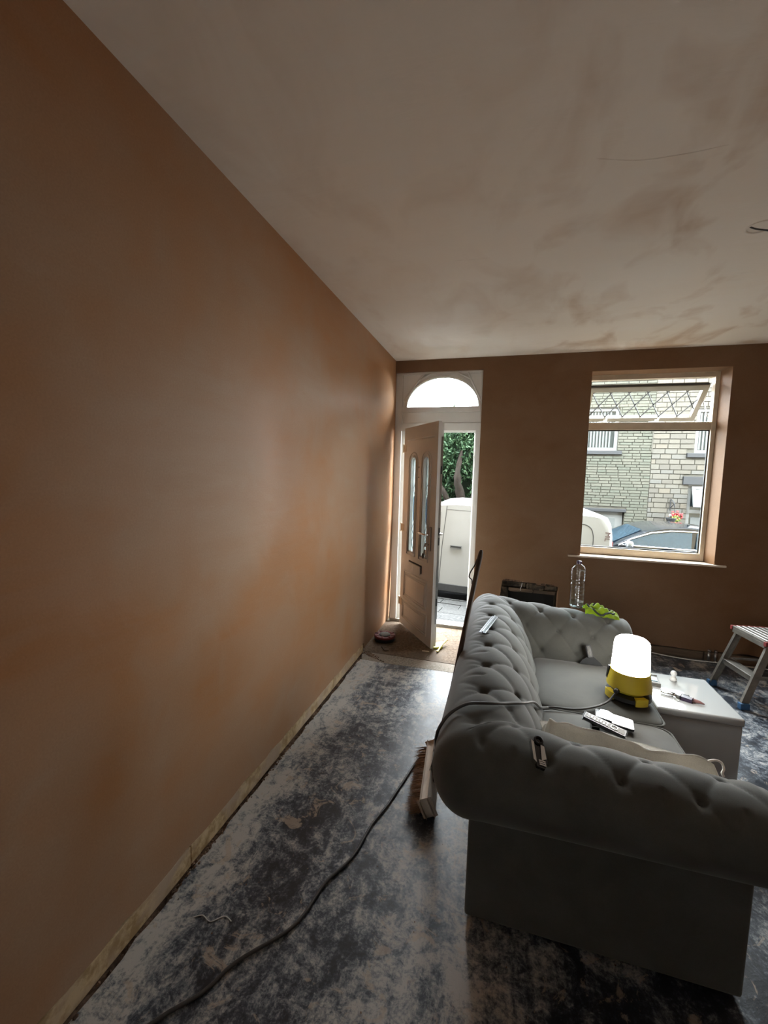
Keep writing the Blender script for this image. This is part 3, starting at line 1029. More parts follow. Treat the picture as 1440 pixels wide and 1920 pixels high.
for jj in range(NTT):
    o, z, v = prof[jj]
    a_, b_ = prof[max(jj - 1, 0)], prof[min(jj + 1, NTT - 1)]
    to, tz = b_[0] - a_[0], b_[1] - a_[1]
    L = math.hypot(to, tz)
    no, nz = -tz / L, to / L           # outward normal of the upholstery in the section plane
    ob, oa = sect(o)
    col = []
    def put(x, y, ox, oy, d, zz):
        n = Vector((ox * no, oy * no, nz))
        n.normalize()
        return Vector((x, y, zz)) + n * d
    ein = max(0.0, -ob); ain = max(0.0, -oa)
    def armk(x):                       # the arms get lower and slimmer towards the front
        q = x - (XB + ein)
        return 1.0 - 0.09 * ss(0.0, 0.22, q) - 0.17 * max(0.0, q - 0.2) / 0.6
    def drop(x, zz):
        return max(0.0, zz - 0.47) * (1 - armk(x))
    def slim(x):
        return (1 - (1 - armk(x)) * 0.75) if oa > 0 else 1.0
    for i in range(NA):
        x = XF + (XB + ein - XF) * i / NA
        k = ss(0.0, 0.05, x - (XB + ein))
        d = tuft(x, v - AO, 0.213, 1.32, 0.012) * k + 0.012 * (1 - k)
        k2 = ss(0.0, 0.04, XF - x); d = d * k2 + 0.004 * (1 - k2)
        col.append(put(x, YC1 - oa * slim(x), 0, -1, d, z - drop(x, z)))
    for i in range(NC):
        th = PI / 2 * i / NC
        r = max(0.0, o)
        d = 0.012
        if v > -0.06:
            d -= 0.018 * math.exp(-((th - PI / 4) ** 2 * 0.01 + (v - 0.0) ** 2) / 0.022 ** 2)
        col.append(put(XB + ein - r * math.sin(th), YC1 + ain - r * math.cos(th), -math.sin(th), -math.cos(th), d, z))
    ya_, yb_ = YC1 + ain, YC2 - ain
    for i in range(NB):
        y = ya_ + (yb_ - ya_) * i / NB
        k = ss(0.0, 0.05, y - ya_) * ss(0.0, 0.05, yb_ - y)
        d = tuft(y, v, 0.245, 1.687) * k + 0.012 * (1 - k)
        col.append(put(XB - ob, y, -1, 0, d, z))
    for i in range(NC):
        th = PI / 2 * i / NC
        r = max(0.0, o)
        col.append(put(XB + ein - r * math.cos(th), YC2 - ain + r * math.sin(th), -math.cos(th), math.sin(th), 0.012, z))
    for i in range(NA + 1):
        x = XB + ein + (XF - XB - ein) * i / NA
        k = ss(0.0, 0.05, x - (XB + ein))
        d = tuft(x, v - AO, 0.213, 1.32, 0.012) * k + 0.012 * (1 - k)
        k2 = ss(0.0, 0.04, XF - x); d = d * k2 + 0.004 * (1 - k2)
        col.append(put(x, YC2 + oa * slim(x), 0, 1, d, z - drop(x, z)))
    grid.append(col)
NI = len(grid[0])
def strip(i0, i1, cap0=False, cap1=False):
    b = bmn()
    V = [[b.verts.new(grid[jj][i]) for i in range(i0, i1 + 1)] for jj in range(NTT)]
    for jj in range(NTT - 1):
        for i in range(i1 - i0):
            b.faces.new((V[jj][i], V[jj][i + 1], V[jj + 1][i + 1], V[jj + 1][i]))
    for flag, idx in ((cap0, 0), (cap1, i1 - i0)):
        if flag:
            ring = [V[jj][idx] for jj in range(NTT)]
            cen = sum((r.co for r in ring), Vector()) / NTT
            prev = ring
            for sc, dx in ((0.95, .012), (0.86, .020), (0.5, .026)):
                cur = [b.verts.new(Vector((r.co.x + dx, cen.y + (r.co.y - cen.y) * sc, cen.z + (r.co.z - cen.z) * sc))) for r in ring]
                for q in range(NTT):
                    b.faces.new((prev[q], prev[(q + 1) % NTT], cur[(q + 1) % NTT], cur[q]))
                prev = cur
            b.faces.new(prev)
    bmesh.ops.remove_doubles(b, verts=b.verts[:], dist=1e-5)
    bmesh.ops.recalc_face_normals(b, faces=b.faces[:])
    return b
c1, c2 = NA + NC // 2, NA + NC + NB + NC // 2
part('rolled_arm', strip(0, c1, cap0=True), 'velvet', sofa, True)
part('tufted_back', strip(c1, c2), 'velvet', sofa, True)
part('rolled_arm', strip(c2, NI - 1, cap1=True), 'velvet', sofa, True)
for nm, bx_ in (('arm_panel', (1.079, 1.430, .02, 1.927, 1.60, .50)), ('arm_panel', (1.079, 2.95, .02, 1.927, 3.14, .50)),
                ('back_panel', (1.079, 1.60, .02, 1.25, 2.95, .50)), ('seat_base', (1.25, 1.60, .02, 1.925, 2.95, .295))):
    bm = bmn(); box(bm, *bx_, 0.014, 3)
    sharp_smooth(part(nm, bm, 'velvet', sofa), 50)
for x in (1.15, 1.86):
    for y in (1.50, 3.07):
        bm = bmn(); lathe(bm, [(.028, 0), (.032, .02), (.032, .03)], 12, (x, y, 0)); part('foot', bm, 'black', sofa)
# buttons
bb = bmn(); rbox(bb, (0, 0, 0), (0.026, 0.026, 0.012), 2.4, 4)
bmesh_btn = bpy.data.meshes.new('button'); bb.to_mesh(bmesh_btn); bb.free()
bmesh_btn.materials.append(MAT['velvet'])
for p in bmesh_btn.polygons: p.use_smooth = True
def button(jj, i):
    P0 = grid[jj][i]
    n = (grid[min(jj + 1, NTT - 1)][i] - grid[max(jj - 1, 0)][i]).cross(grid[jj][min(i + 1, NI - 1)] - grid[jj][max(i - 1, 0)])
    n.normalize()
    if n.z < 0: n = -n
    o = bpy.data.objects.new('button', bmesh_btn); COL.objects.link(o)
    o.parent = sofa
    o.location = P0 + n * 0.002 - sofa.location
    o.rotation_euler = n.to_track_quat('Z', 'Y').to_euler()
def nearest_row(v):
    return min(range(NTT), key=lambda q: abs(prof[q][2] - v))
for row in range(0, 3):
    jj = nearest_row(-row * ROW)
    for k in range(-2, 9):
        u = 1.687 + (k + (row % 2) * 0.5) * 0.245
        i = min(range(NA + NC, NA + NC + NB), key=lambda q: abs(grid[jj][q].y - u))
        if abs(grid[jj][i].y - u) < 0.01 and grid[jj][NA + NC].y + .06 < u < grid[jj][NA + NC + NB - 1].y - .06:
            button(jj, i)
    for k in range(-2, 5):
        jj = nearest_row(AO - row * ROW)
        u = 1.32 + (k + (row % 2) * 0.5) * 0.213
        for rng_ in (range(0, NA), range(NI - NA, NI)):
            i = min(rng_, key=lambda q: abs(grid[jj][q].x - u))
            if abs(grid[jj][i].x - u) < 0.01 and grid[jj][NA].x + .06 < u < XF - .06:
                button(jj, i)
button(nearest_row(0.0), NA + NC // 2)
# seat cushions with piping
for (ya_, yb_) in ((1.655, 2.218), (2.226, 2.865)):
    bm = bmn(); rbox(bm, (1.655, (ya_ + yb_) / 2, .365), (0.60, yb_ - ya_, .16), 9, 22, 0.020)
    cu = part('seat_cushion', bm, 'velvet', sofa, True)
    for zz in (.428, .302):
        rl = rrect(1.358, ya_ + .003, 1.952, yb_ - .003, .05, 6)
        bm = bmn(); tube(bm, [(x, y, zz) for x, y in rl], 0.0055, 8, closed=True)
        off = sofa.location
        shift(bm, -off); o = finish('piping', bm, 'velvet', cu, True)
# ------------------------------------------------------------------ things in the room
# broom with its head on the floor, handle leaning on the sofa back
broom = thing('broom', 'long-handled broom with a pale wooden head leaning on the sofa', 'broom', (0.86, 2.05, 0))
B0, B1 = Vector((0.872, 2.06, 0.085)), Vector((1.042, 2.30, 1.213))
bm = bmn(); tube(bm, [B0, B0.lerp(B1, .5), B0.lerp(B1, .97), B0.lerp(B1, .99), B1], [.0125, .0125, .0130, .011, .006], 14); part('broom_handle', bm, 'handle_wood', broom, True)
hd = Vector((0.03, -0.45, 0)).normalized()
ha, hb = Vector((0.832, 2.275, 0.062)), Vector((0.872, 1.830, 0.062))
upb = Vector((0.90, 0.08, 0.42)).normalized()          # away from the bristles
bm = bmn(); obox(bm, ha, hb, 0.060, 0.040, upb, 0.016); sharp_smooth(part('broom_head', bm, 'broom_wood', broom), 50)
bm = bmn()
rb = random.Random(5)
sd = (hb - ha).normalized()
side = sd.cross(upb).normalized()
for k in range(900):
    t = rb.uniform(0.02, 0.98); w = rb.uniform(-.025, .025)
    p = ha.lerp(hb, t) + side * w - upb * 0.012
    d = (-upb + sd * rb.uniform(-.12, .16) + side * (w * 4 + rb.uniform(-.12, .12))).normalized()
    ln = rb.uniform(.085, .10)
    q = p + d * ln
    q.z = max(q.z, 0.003)
    a = d.cross(Vector((rb.uniform(-1, 1), rb.uniform(-1, 1), .3))).normalized() * .0022
    c = d.cross(a).normalized() * .0022
    v = [bm.verts.new(x) for x in (p + a, p - a * .5 + c, p - a * .5 - c, q)]
    bm.faces.new((v[0], v[1], v[3])); bm.faces.new((v[1], v[2], v[3])); bm.faces.new((v[2], v[0], v[3]))
o = part('bristles', bm, 'bristle', broom); o['kind'] = 'stuff'
bm = bmn(); tube(bm, [B0 + Vector((-.012, -.016, -.01)), B0.lerp(B1, .07)], .020, 12)
obox(bm, (0.87, 1.99, .075), (0.865, 2.13, .075), .03, .012)
part('socket', bm, 'black', broom, True)
bm = bmn()
tp = B0.lerp(B1, .955)
tube(bm, smooth_path([tp + Vector((-.013, 0, 0)), tp + Vector((-.022, 0, -.03)), tp + Vector((-.045, 0, -.075)), tp + Vector((-.05, 0, -.10)), tp + Vector((-.036, 0, -.115)), B0.lerp(B1, .84) + Vector((-.012, 0, 0))]), .0035, 6)
part('hanging_loop', bm, 'black', broom, True)

# work lamp on the seat
LX, LY, LZ = 1.828, 2.42, 0.4655
lamp = thing('work_lamp', 'lit yellow and black work lamp standing on the sofa seat', 'lamp', (LX, LY, LZ))
def lp_(name, prof_, m, n=36, smooth=True):
    b = bmn(); lathe(b, prof_, n, (LX, LY, LZ)); o = part(name, b, m, lamp); sharp_smooth(o, 40); return o
lp_('base', [(.060, 0.0), (.100, .002), (.108, .012), (.106, .030), (.088, .038), (.07, .044)], 'black')
for a in (20, 110, 200, 290):
    b = bmn()
    R0 = math.radians(a)
    pts = []
    for k in range(7):
        t = R0 + math.radians(-17 + 34 * k / 6)
        pts.append((LX + .113 * math.cos(t), LY + .113 * math.sin(t)))
    for k in range(6, -1, -1):
        t = R0 + math.radians(-17 + 34 * k / 6)
        pts.append((LX + .085 * math.cos(t), LY + .085 * math.sin(t)))
    slab2d(b, pts, [], LZ + .003, LZ + .040, 'xy'); part('base_bumper', b, 'yellow', lamp)
lp_('body', [(.080, .042), (.088, .050), (.106, .062), (.107, .070), (.093, .142), (.092, .150)], 'yellow')
lp_('diffuser', [(.0905, .148), (.090, .155), (.083, .290), (.078, .306), (.066, .316), (.040, .321), (.004, .322)], 'lamp_glow')
b = bmn(); tube(b, [(LX - .068, LY - .072, LZ + .062), (LX - .084, LY - .090, LZ + .058)], .012, 10); part('cord_grommet', b, 'black', lamp, True)
for s in (-1, 1):
    b = bmn(); obox(b, (LX + s * .100, LY + .02, LZ + .085), (LX + s * .094, LY + .02, LZ + .150), .016, .008, Vector((1, 0, 0)), .002); part('side_latch', b, 'black', lamp)

# cable from the lamp over the back of the sofa and along the floor
CABLE = [(1.752, 2.336, .522), (1.737, 2.330, .500), (1.712, 2.315, .476), (1.66, 2.27, .466), (1.60, 2.235, .460), (1.55, 2.215, .457), (1.50, 2.20, .458), (1.44, 2.19, .460), (1.398, 2.17, .462), (1.352, 1.99, .553), (1.312, 1.86, .640),
         (1.262, 1.71, .708), (1.198, 1.625, .740), (1.146, 1.555, .768), (1.097, 1.537, .770), (1.055, 1.530, .764), (1.018, 1.520, .746), (0.988, 1.498, .727), (0.967, 1.478, .702), (.951, 1.47, .665), (.940, 1.53, .58), (0.935, 1.64, .48),
         (.915, 1.85, .33), (.880, 2.06, .19), (0.83, 2.24, .07), (0.785, 2.292, .014), (0.756, 2.222, .010), (0.731, 2.124, .008), (0.711, 2.022, .008), (0.692, 1.931, .008), (.674, 1.844, .008), (0.641, 1.735, .008), (0.628, 1.656, .008), (0.617, 1.569, .008),
         (0.597, 1.506, .008), (0.548, 1.405, .008), (0.526, 1.285, .008), (.505, 1.225, .008), (0.47, 1.175, .008), (.377, 1.067, .008), (0.332, .972, .008), (0.247, .874, .008), (0.15, .70, .008), (.14, .3, .008), (.3, -.4, .008)]
bm = bmn(); tube(bm, smooth_path(CABLE, 4), 0.0058, 8)
single('power_cable', bm, 'cable', 'dark flex running from the lamp over the sofa and across the floor', 'cable', (0.8, 2.265, 0), True)

# bottle on the far arm
bz = 0.716
bot = thing('water_bottle', 'clear ribbed plastic bottle with a purple cap on the far sofa arm', 'bottle', (1.668, 3.14, bz))
prf = [(.026, 0), (.040, .003), (.045, .012)]
z = .02
while z < .175:
    prf += [(.0455, z), (.0455, z + .018), (.0435, z + .022)]; z += .026
prf += [(.0415, .180), (.0415, .192)]
z = .196
while z < .262:
    prf += [(.046, z), (.046, z + .008), (.0435, z + .0105)]; z += .0125
prf += [(.045, .268), (.040, .283), (.030, .297), (.018, .306), (.0145, .308), (.0145, .312)]
bm = bmn(); lathe(bm, prf, 28, (1.668, 3.14, bz)); part('bottle_body', bm, 'pet', bot, True)
bm = bmn(); lathe(bm, [(.03, .004), (.042, .012), (.0435, .045), (.0435, .046)], 28, (1.668, 3.14, bz)); part('water', bm, 'water', bot)
bm = bmn(); lathe(bm, [(.0165, .309), (.0170, .311), (.0165, .327), (.014, .329)], 20, (1.668, 3.14, bz)); sharp_smooth(part('bottle_cap', bm, 'purple', bot), 40)

def cloth_grid(fn, nx, ny):
    b = bmn()
    V = [[b.verts.new(fn(i / nx, j / ny)) for i in range(nx + 1)] for j in range(ny + 1)]
    for j in range(ny):
        for i in range(nx):
            b.faces.new((V[j][i], V[j][i + 1], V[j + 1][i + 1], V[j + 1][i]))
    return b
def thicken(b, t):
    g = bmesh.ops.solidify(b, geom=b.faces[:], thickness=t)
    bmesh.ops.recalc_face_normals(b, faces=b.faces[:])
    return b
# crumpled hi-vis cloth beside the bottle
def hv(u, v):
    x = 1.715 + 0.215 * u
    y = 3.065 + 0.13 * v + 0.012 * math.sin(9 * u)
    env = max(0.0, math.sin(PI * min(1, max(0, u * .94 + .06)))) ** .5 * math.sin(PI * (v * .9 + .05)) ** .6
    h = env * (.034 + .016 * math.sin(11 * u + 5 * v) + .011 * math.sin(21 * v - 9 * u) + .008 * math.sin(33 * u + 14 * v)) * (1.15 - .6 * u)
    zb = .715 - .026 * ((v - .5) * 2) ** 2 - 0.022 * u
    return Vector((x, y, zb + .002 + h))
hvt = thing('hi_vis_cloth', 'crumpled lime green hi-vis cloth beside the bottle on the sofa arm', 'cloth', (1.82, 3.13, .70))
part('cloth', thicken(cloth_grid(hv, 44, 26), -.004), 'hivis', hvt, True)
for off in (0.22, 0.62):
    pts = []
    for k in range(14):
        u = .08 + .8 * k / 13
        v = off + .16 * math.sin(6 * u + 8 * off)
        pts.append(hv(u, v) + Vector((0, 0, .0035)))
    bm = bmn(); tube(bm, pts, .0065, 6); part('dark_trim', bm, 'dark_cloth', hvt, True)

# perforated metal strip on the sofa back
pA, pB = Vector((1.068, 2.285, .752)), Vector((1.128, 2.595, .748))
ps = thing('perforated_strip', 'perforated galvanised metal strip lying on the sofa back', 'metal strip', (1.098, 2.44, .745))
ax = (pB - pA).normalized(); sx = Vector((0, 0, 1)).cross(ax).normalized()
pl_len = (pB - pA).length
outer = [(-.018, 0), (.018, 0), (.018, pl_len), (-.018, pl_len)]
hl = []
k = .012
while k < pl_len - .012:
    for w in (-.009, .009):
        hl.append([(w + .0045 * math.cos(2 * PI * q / 6), k + .0045 * math.sin(2 * PI * q / 6)) for q in range(6)])
    k += .016
bm = bmn(); slab2d(bm, outer, hl, -.0012, .0012, 'xy')
box(bm, -.003, 0, .001, .003, pl_len, .008)
for v in bm.verts:
    c = v.co.copy(); v.co = pA + sx * c.x + ax * c.y + Vector((0, 0, c.z + .012))
part('strip', bm, simple('galvanised_steel', (0.36, 0.39, 0.41), 0.4, 0.8, var=.1), ps)

# shiny metal watch-like trinket on the near arm
wt = thing('metal_clip', 'small shiny chrome clasp lying on the near sofa arm', 'clasp', (1.292, 1.366, .715))
wm = Matrix.Translation((1.292, 1.366, .727)) @ Euler((math.radians(28), math.radians(8), math.radians(14))).to_matrix().to_4x4()
def wpart(name, b, m):
    bmesh.ops.transform(b, matrix=wm, verts=b.verts[:]); return part(name, b, m, wt)
b = bmn()
slab2d(b, [(-.020, -.046), (.004, -.052), (.016, -.030), (.018, .018), (.008, .045), (-.010, .048), (-.022, .02)], [], 0.0, .012, 'xy')
wpart('clasp_body', b, simple('dark_polished_metal', (.08, .08, .085), .25, .9))
b = bmn(); slab2d(b, [(-.004, -.030), (.012, -.024), (.013, .016), (.002, .020)], [], .012, .018, 'xy'); wpart('bright_plate', b, 'chrome')
b = bmn(); slab2d(b, [(-.030, -.030), (-.022, -.038), (-.019, .026), (-.027, .034)], [], .000, .020, 'xy'); wpart('side_wing', b, 'chrome')
b = bmn(); tube(b, [(0.0 + .012 * math.cos(2 * PI * i / 14), .036 + .012 * math.sin(2 * PI * i / 14), .015) for i in range(14)], .004, 6, closed=True); wpart('ring', b, 'gasket')
for k in range(3):
    b = bmn(); obox(b, (-.012, -.040 + .006 * k, .013), (.008, -.044 + .006 * k, .014), .004, .004); wpart('link', b, 'chrome')

# cream cloth bag squashed between the near arm and the seat
def bag(u, v):
    x = 1.315 + 0.64 * u
    edge = min(1.0, u / .06, (1 - u) / .10)
    y = 1.60 + 0.27 * v - 0.015 * math.sin(4 * u) * v
    r1 = math.exp(-((v - .20) / .30) ** 2) * (.685 - .075 * u)
    r2 = math.exp(-((v - .70) / .22) ** 2) * (.585 - .02 * u)
    val = max(r1, r2, .50 if v < .85 else .462)
    s = .016 * math.sin(30 * v + 5 * u + 1.6 * math.sin(6 * u)) + .009 * math.sin(58 * v - 11 * u) + .004 * math.sin(16 * u + 7 * v) + .003 * math.sin(37 * u - 21 * v)
    zz = .462 + (val - .462 + s) * max(0.0, edge) ** .6
    if v > .97 or v < .03: zz = min(zz, .47)
    return Vector((x, y, max(.463, zz)))
bagt = thing('cloth_bag', 'creased cream cloth bag tucked beside the near sofa arm', 'bag', (1.62, 1.74, .46))
part('bag_cloth', thicken(cloth_grid(bag, 120, 60), -.004), 'cloth', bagt, True)
def flap(u, v):
    x = 1.33 + .625 * u
    zt = .575 + .012 * math.sin(5 * u) - .02 * u
    return Vector((x, 1.835 - .055 * v + .005 * math.sin(9 * u) - .02 * u, .47 + (zt - .47) * (1 - v) + .002 * math.sin(21 * u + 6 * v)))
part('bag_edge', thicken(cloth_grid(flap, 60, 10), -.006), 'cloth', bagt, True)
bm = bmn(); tube(bm, smooth_path([(1.93, 1.80, .545), (1.965, 1.815, .550), (1.990, 1.82, .542), (1.998, 1.815, .522), (1.992, 1.81, .508), (1.998, 1.81, .494)]), .0045, 6); part('drawstring', bm, 'cloth', bagt, True)

# remote, phone and little box on the near cushion
rm = thing('remote_control', 'black and silver remote control propped on a small box on the sofa seat', 'remote', (1.635, 2.02, .466))
R0, R1 = Vector((1.553, 2.062, .512)), Vector((1.712, 2.000, .484))
bm = bmn(); obox(bm, R0, R1, .042, .016, Vector((0, 0, 1)), .005); sharp_smooth(part('remote_body', bm, 'black', rm), 50)
dx = (R1 - R0).normalized(); sy = Vector((0, 0, 1)).cross(dx).normalized(); nz_ = dx.cross(sy)
bm = bmn(); a = R0 + dx * .006 + nz_ * .0082; b_ = R1 - dx * .006 + nz_ * .0082; obox(bm, a, b_, .036, .0016, nz_); fp = part('face_plate', bm, 'grey', rm)
for r_ in range(7):
    for c_ in (-1, 0, 1):
        p = R0 + dx * (.018 + .013 * r_) + sy * (.010 * c_) + nz_ * .0095
        bm = bmn(); obox(bm, p - dx * .003, p + dx * .003, .006, .003, nz_, .0008); part('remote_button', bm, 'white_plastic' if (r_ + c_) % 3 else 'black', rm)
p = R0 + dx * .125 + nz_ * .0095
bm = bmn(); tube(bm, [p + (dx * math.cos(2 * PI * i / 20) + sy * math.sin(2 * PI * i / 20)) * .014 for i in range(20)], .002, 6, closed=True); part('navigation_ring', bm, 'chrome', rm, True)
bm = bmn(); box(bm, 1.578, 2.015, .464, 1.612, 2.055, .494, .003)
single('small_box', bm, 'gloss_black', 'tiny glossy black box under the remote control on the seat', 'box', (1.595, 2.035, .464))
ph = thing('mobile_phone', 'glossy dark phone lying face up on the sofa seat behind the remote', 'phone', (1.695, 2.125, .47))
Pm = Matrix.Translation((1.692, 2.112, .487)) @ Euler((math.radians(4), math.radians(5), math.radians(-10))).to_matrix().to_4x4()
b = bmn(); slab2d(b, rrect(-.080, -.041, .080, .041, .010), [], -.005, .004, 'xy'); bmesh.ops.transform(b, matrix=Pm, verts=b.verts[:]); part('phone_body', b, 'black', ph)
b = bmn(); slab2d(b, rrect(-.077, -.038, .077, .038, .008), [], .004, .0052, 'xy'); bmesh.ops.transform(b, matrix=Pm, verts=b.verts[:]); part('phone_screen', b, 'gloss_black', ph)
b = bmn(); slab2d(b, [(-.079, -.036), (-.012, -.038), (-.006, .02), (-.03, .037), (-.06, .03)], [], .008, .014, 'xy'); bmesh.ops.transform(b, matrix=Pm, verts=b.verts[:])
single('metal_plate', b, simple('brushed_steel', (0.55, 0.57, 0.6), .12, 1.0, var=.03), 'shiny rounded metal plate lying on the phone', 'metal plate', Pm @ Vector((-.04, 0, .007)))

# filling knife resting against the far arm
sc = thing('scraper', 'dark grey filling knife with a ribbed handle standing against the far sofa arm', 'scraper', (1.735, 2.82, .467))
Sm = Matrix.Translation((1.725, 2.795, .458)) @ Euler((math.radians(-24), 0, 0)).to_matrix().to_4x4()
b = bmn(); slab2d(b, [(-.075, 0), (.060, 0), (.040, .022), (.008, .048), (-.022, .048), (-.055, .026)], [], -.003, .003); bmesh.ops.transform(b, matrix=Sm, verts=b.verts[:]); part('blade', b, simple('dark_steel_blade', (.014, .015, .016), .5, .0, .1), sc)
b = bmn(); obox(b, (-.010, 0, .040), (-.026, 0, .118), .034, .024, Vector((0, 1, 0)), .007); bmesh.ops.transform(b, matrix=Sm, verts=b.verts[:]); sharp_smooth(part('grip', b, 'black', sc), 50)
for k in range(3):
    b = bmn(); tube(b, [(-.020 + .008 * k, -.0125, .052), (-.032 + .008 * k, -.0125, .110)], .002, 6); bmesh.ops.transform(b, matrix=Sm, verts=b.verts[:]); part('grip_rib', b, 'grey', sc)

# white gloss side table
tb = thing('side_table', 'white high-gloss cube side table beside the sofa', 'table', (2.175, 2.675, 0))
bm = bmn(); box(bm, 1.981, 2.457, 0.0, 2.364, 2.893, .38, .006); part('body', bm, 'white_gloss', tb)
bm = bmn(); box(bm, 1.976, 2.451, .379, 2.370, 2.899, .420, .010, 3); sharp_smooth(part('table_top', bm, 'white_gloss', tb), 50)

# pliers, ring and glass stopper on the table
plz = .421
plr = thing('pliers', 'folding pliers with dark and pink grips lying on the white table', 'pliers', (2.135, 2.588, plz))
A_, B_ = Vector((2.045, 2.622, plz + .012)), Vector((2.225, 2.553, plz + .010))
dd = (B_ - A_).normalized(); sd2 = Vector((0, 0, 1)).cross(dd).normalized()
def along(t, w=0, h=0): return A_ + dd * t + sd2 * w + Vector((0, 0, h))
b = bmn(); tube(b, [along(0, .004), along(.004, .005), along(.06, .009), along(.072, .005)], [.006, .009, .008, .006], 10); part('steel_grip', b, 'dull_chrome', plr, True)
b = bmn(); tube(b, [along(0, -.004), along(.004, -.005), along(.055, -.010), along(.072, -.005)], [.005, .007, .007, .006], 10); part('steel_grip', b, 'chrome', plr, True)
b = bmn(); tube(b, [along(.085, 0, -.009), along(.085, 0, .010)], .016, 14); part('pivot', b, 'dull_chrome', plr)
b = bmn(); obox(b, along(.095, -.006), along(.145, -.014), .024, .020, Vector((0, 0, 1)), .004); part('dark_grip', b, 'purple', plr)
b = bmn(); obox(b, along(.095, .010), along(.128, .018), .014, .016, Vector((0, 0, 1)), .003); part('dark_grip', b, 'gasket', plr)
b = bmn(); tube(b, [along(.135, -.006), along(.15, -.006), along(.175, -.006), along(.198, -.006, -.004)], [.010, .011, .009, .003], 10); part('pink_grip', b, 'pliers_red', plr, True)
b = bmn(); tube(b, [(2.098 + .011 * math.cos(2 * PI * i / 20), 2.555 + .011 * math.sin(2 * PI * i / 20), plz + .0025) for i in range(20)], .0022, 6, closed=True)
single('metal_ring', b, 'white_plastic', 'tiny pale ring beside the pliers on the white table', 'ring', (2.098, 2.555, plz - .001), True)
b = bmn(); lathe(b, [(.016, 0), (.019, .004), (.016, .018), (.010, .026), (.011, .032), (.016, .040), (.017, .048), (.012, .058), (.003, .062)], 18, (2.172, 2.815, plz - .001))
single('small_figure', b, 'white_plastic', 'small white rounded ornament near the far edge of the white table', 'ornament', (2.172, 2.815, plz - .001), True)
b = bmn(); obox(b, (2.045, 2.70, plz + .008), (2.060, 2.815, plz + .008), .040, .014, Vector((0, 0, 1)), .005)
sc_t = thing('plastic_tub', 'small grey and blue plastic packet by the lamp on the white table', 'packet', (2.05, 2.76, plz)); part('packet', b, 'grey', sc_t)
b = bmn(); obox(b, (2.047, 2.735, plz + .016), (2.055, 2.785, plz + .016), .034, .004, Vector((0, 0, 1))); part('blue_band', b, simple('sky_blue_print', (.10, .28, .38), .4), sc_t)

# step stool
stl = thing('step_stool', 'aluminium step stool with blue rubber feet by the window wall', 'step stool', (2.842, 3.665, 0), (0, 0, math.radians(8.7)))
def spart(name, fn, m):
    b = bmn(); fn(b); return lpart(name, b, m, stl)
for s in (-1, 1):
    spart('leg', lambda b: (obox(b, (0, s * .178, .03), (.150, s * .158, .475), .048, .006, Vector((0, s, 0))), obox(b, (-.022, s * .170, .03), (.128, s * .150, .475), .005, .020, Vector((0, 1, 0))), obox(b, (.022, s * .170, .03), (.172, s * .150, .475), .005, .020, Vector((0, 1, 0)))), 'aluminium')
    spart('leg', lambda b: (obox(b, (.50, s * .178, .03), (.360, s * .158, .475), .040, .006, Vector((0, s, 0))), obox(b, (.52, s * .170, .03), (.378, s * .150, .475), .005, .020, Vector((0, 1, 0)))), 'aluminium')
    spart('rubber_foot', lambda b: box(b, -.032, s * .178 - .018, 0, .030, s * .178 + .018, .045, .004), 'blue')
    spart('rubber_foot', lambda b: box(b, .47, s * .178 - .018, 0, .53, s * .178 + .018, .045, .004), 'blue')
    spart('end_cap', lambda b: box(b, .095, s * .172 - .012, .468, .40, s * .172 + .012, .500, .004), 'reel_red')
    spart('side_brace', lambda b: obox(b, (.075, s * .165, .235), (.435, s * .165, .235), .016, .004, Vector((0, 1, 0))), 'aluminium')
spart('step', lambda b: (box(b, .045, -.165, .215, .125, .165, .235, .004), box(b, .045, -.165, .195, .053, .165, .232)), 'aluminium')
spart('platform', lambda b: (box(b, .100, -.166, .478, .395, .166, .502, .006), box(b, .100, -.162, .452, .112, .162, .48)), 'aluminium')
for k in range(7):
    spart('tread_rib', lambda b: tube(b, [(.125 + .04 * k, -.155, .503), (.125 + .04 * k, .155, .503)], .003, 6), 'dull_chrome')

# cable reel by the door
rl_ = thing('cable_reel', 'round red and black cable reel lying on the floor by the door', 'cable reel', (0.100, 3.835, .004))
def rl(name, prof_, m): 
    b = bmn(); lathe(b, [(r, z + .004) for r, z in prof_], 32, (0.100, 3.835, 0)); return sharp_smooth(part(name, b, m, rl_), 40)
rl('drum', [(.085, 0), (.100, .004), (.103, .015), (.100, .034), (.09, .036)], 'black')
rl('rim', [(.060, .034), (.098, .032), (.104, .038), (.104, .048), (.098, .054), (.068, .055), (.058, .050)], 'reel_red')
rl('hub', [(.056, .040), (.054, .058), (.045, .064), (.01, .066)], 'grey')
for k in range(8):
    a = 2 * PI * k / 8
    b = bmn(); obox(b, (0.100 + .066 * math.cos(a), 3.835 + .066 * math.sin(a), .061), (0.100 + .096 * math.cos(a), 3.835 + .096 * math.sin(a), .060), .012, .006, Vector((0, 0, 1)), .002); part('rim_rib', b, 'reel_red', rl_)

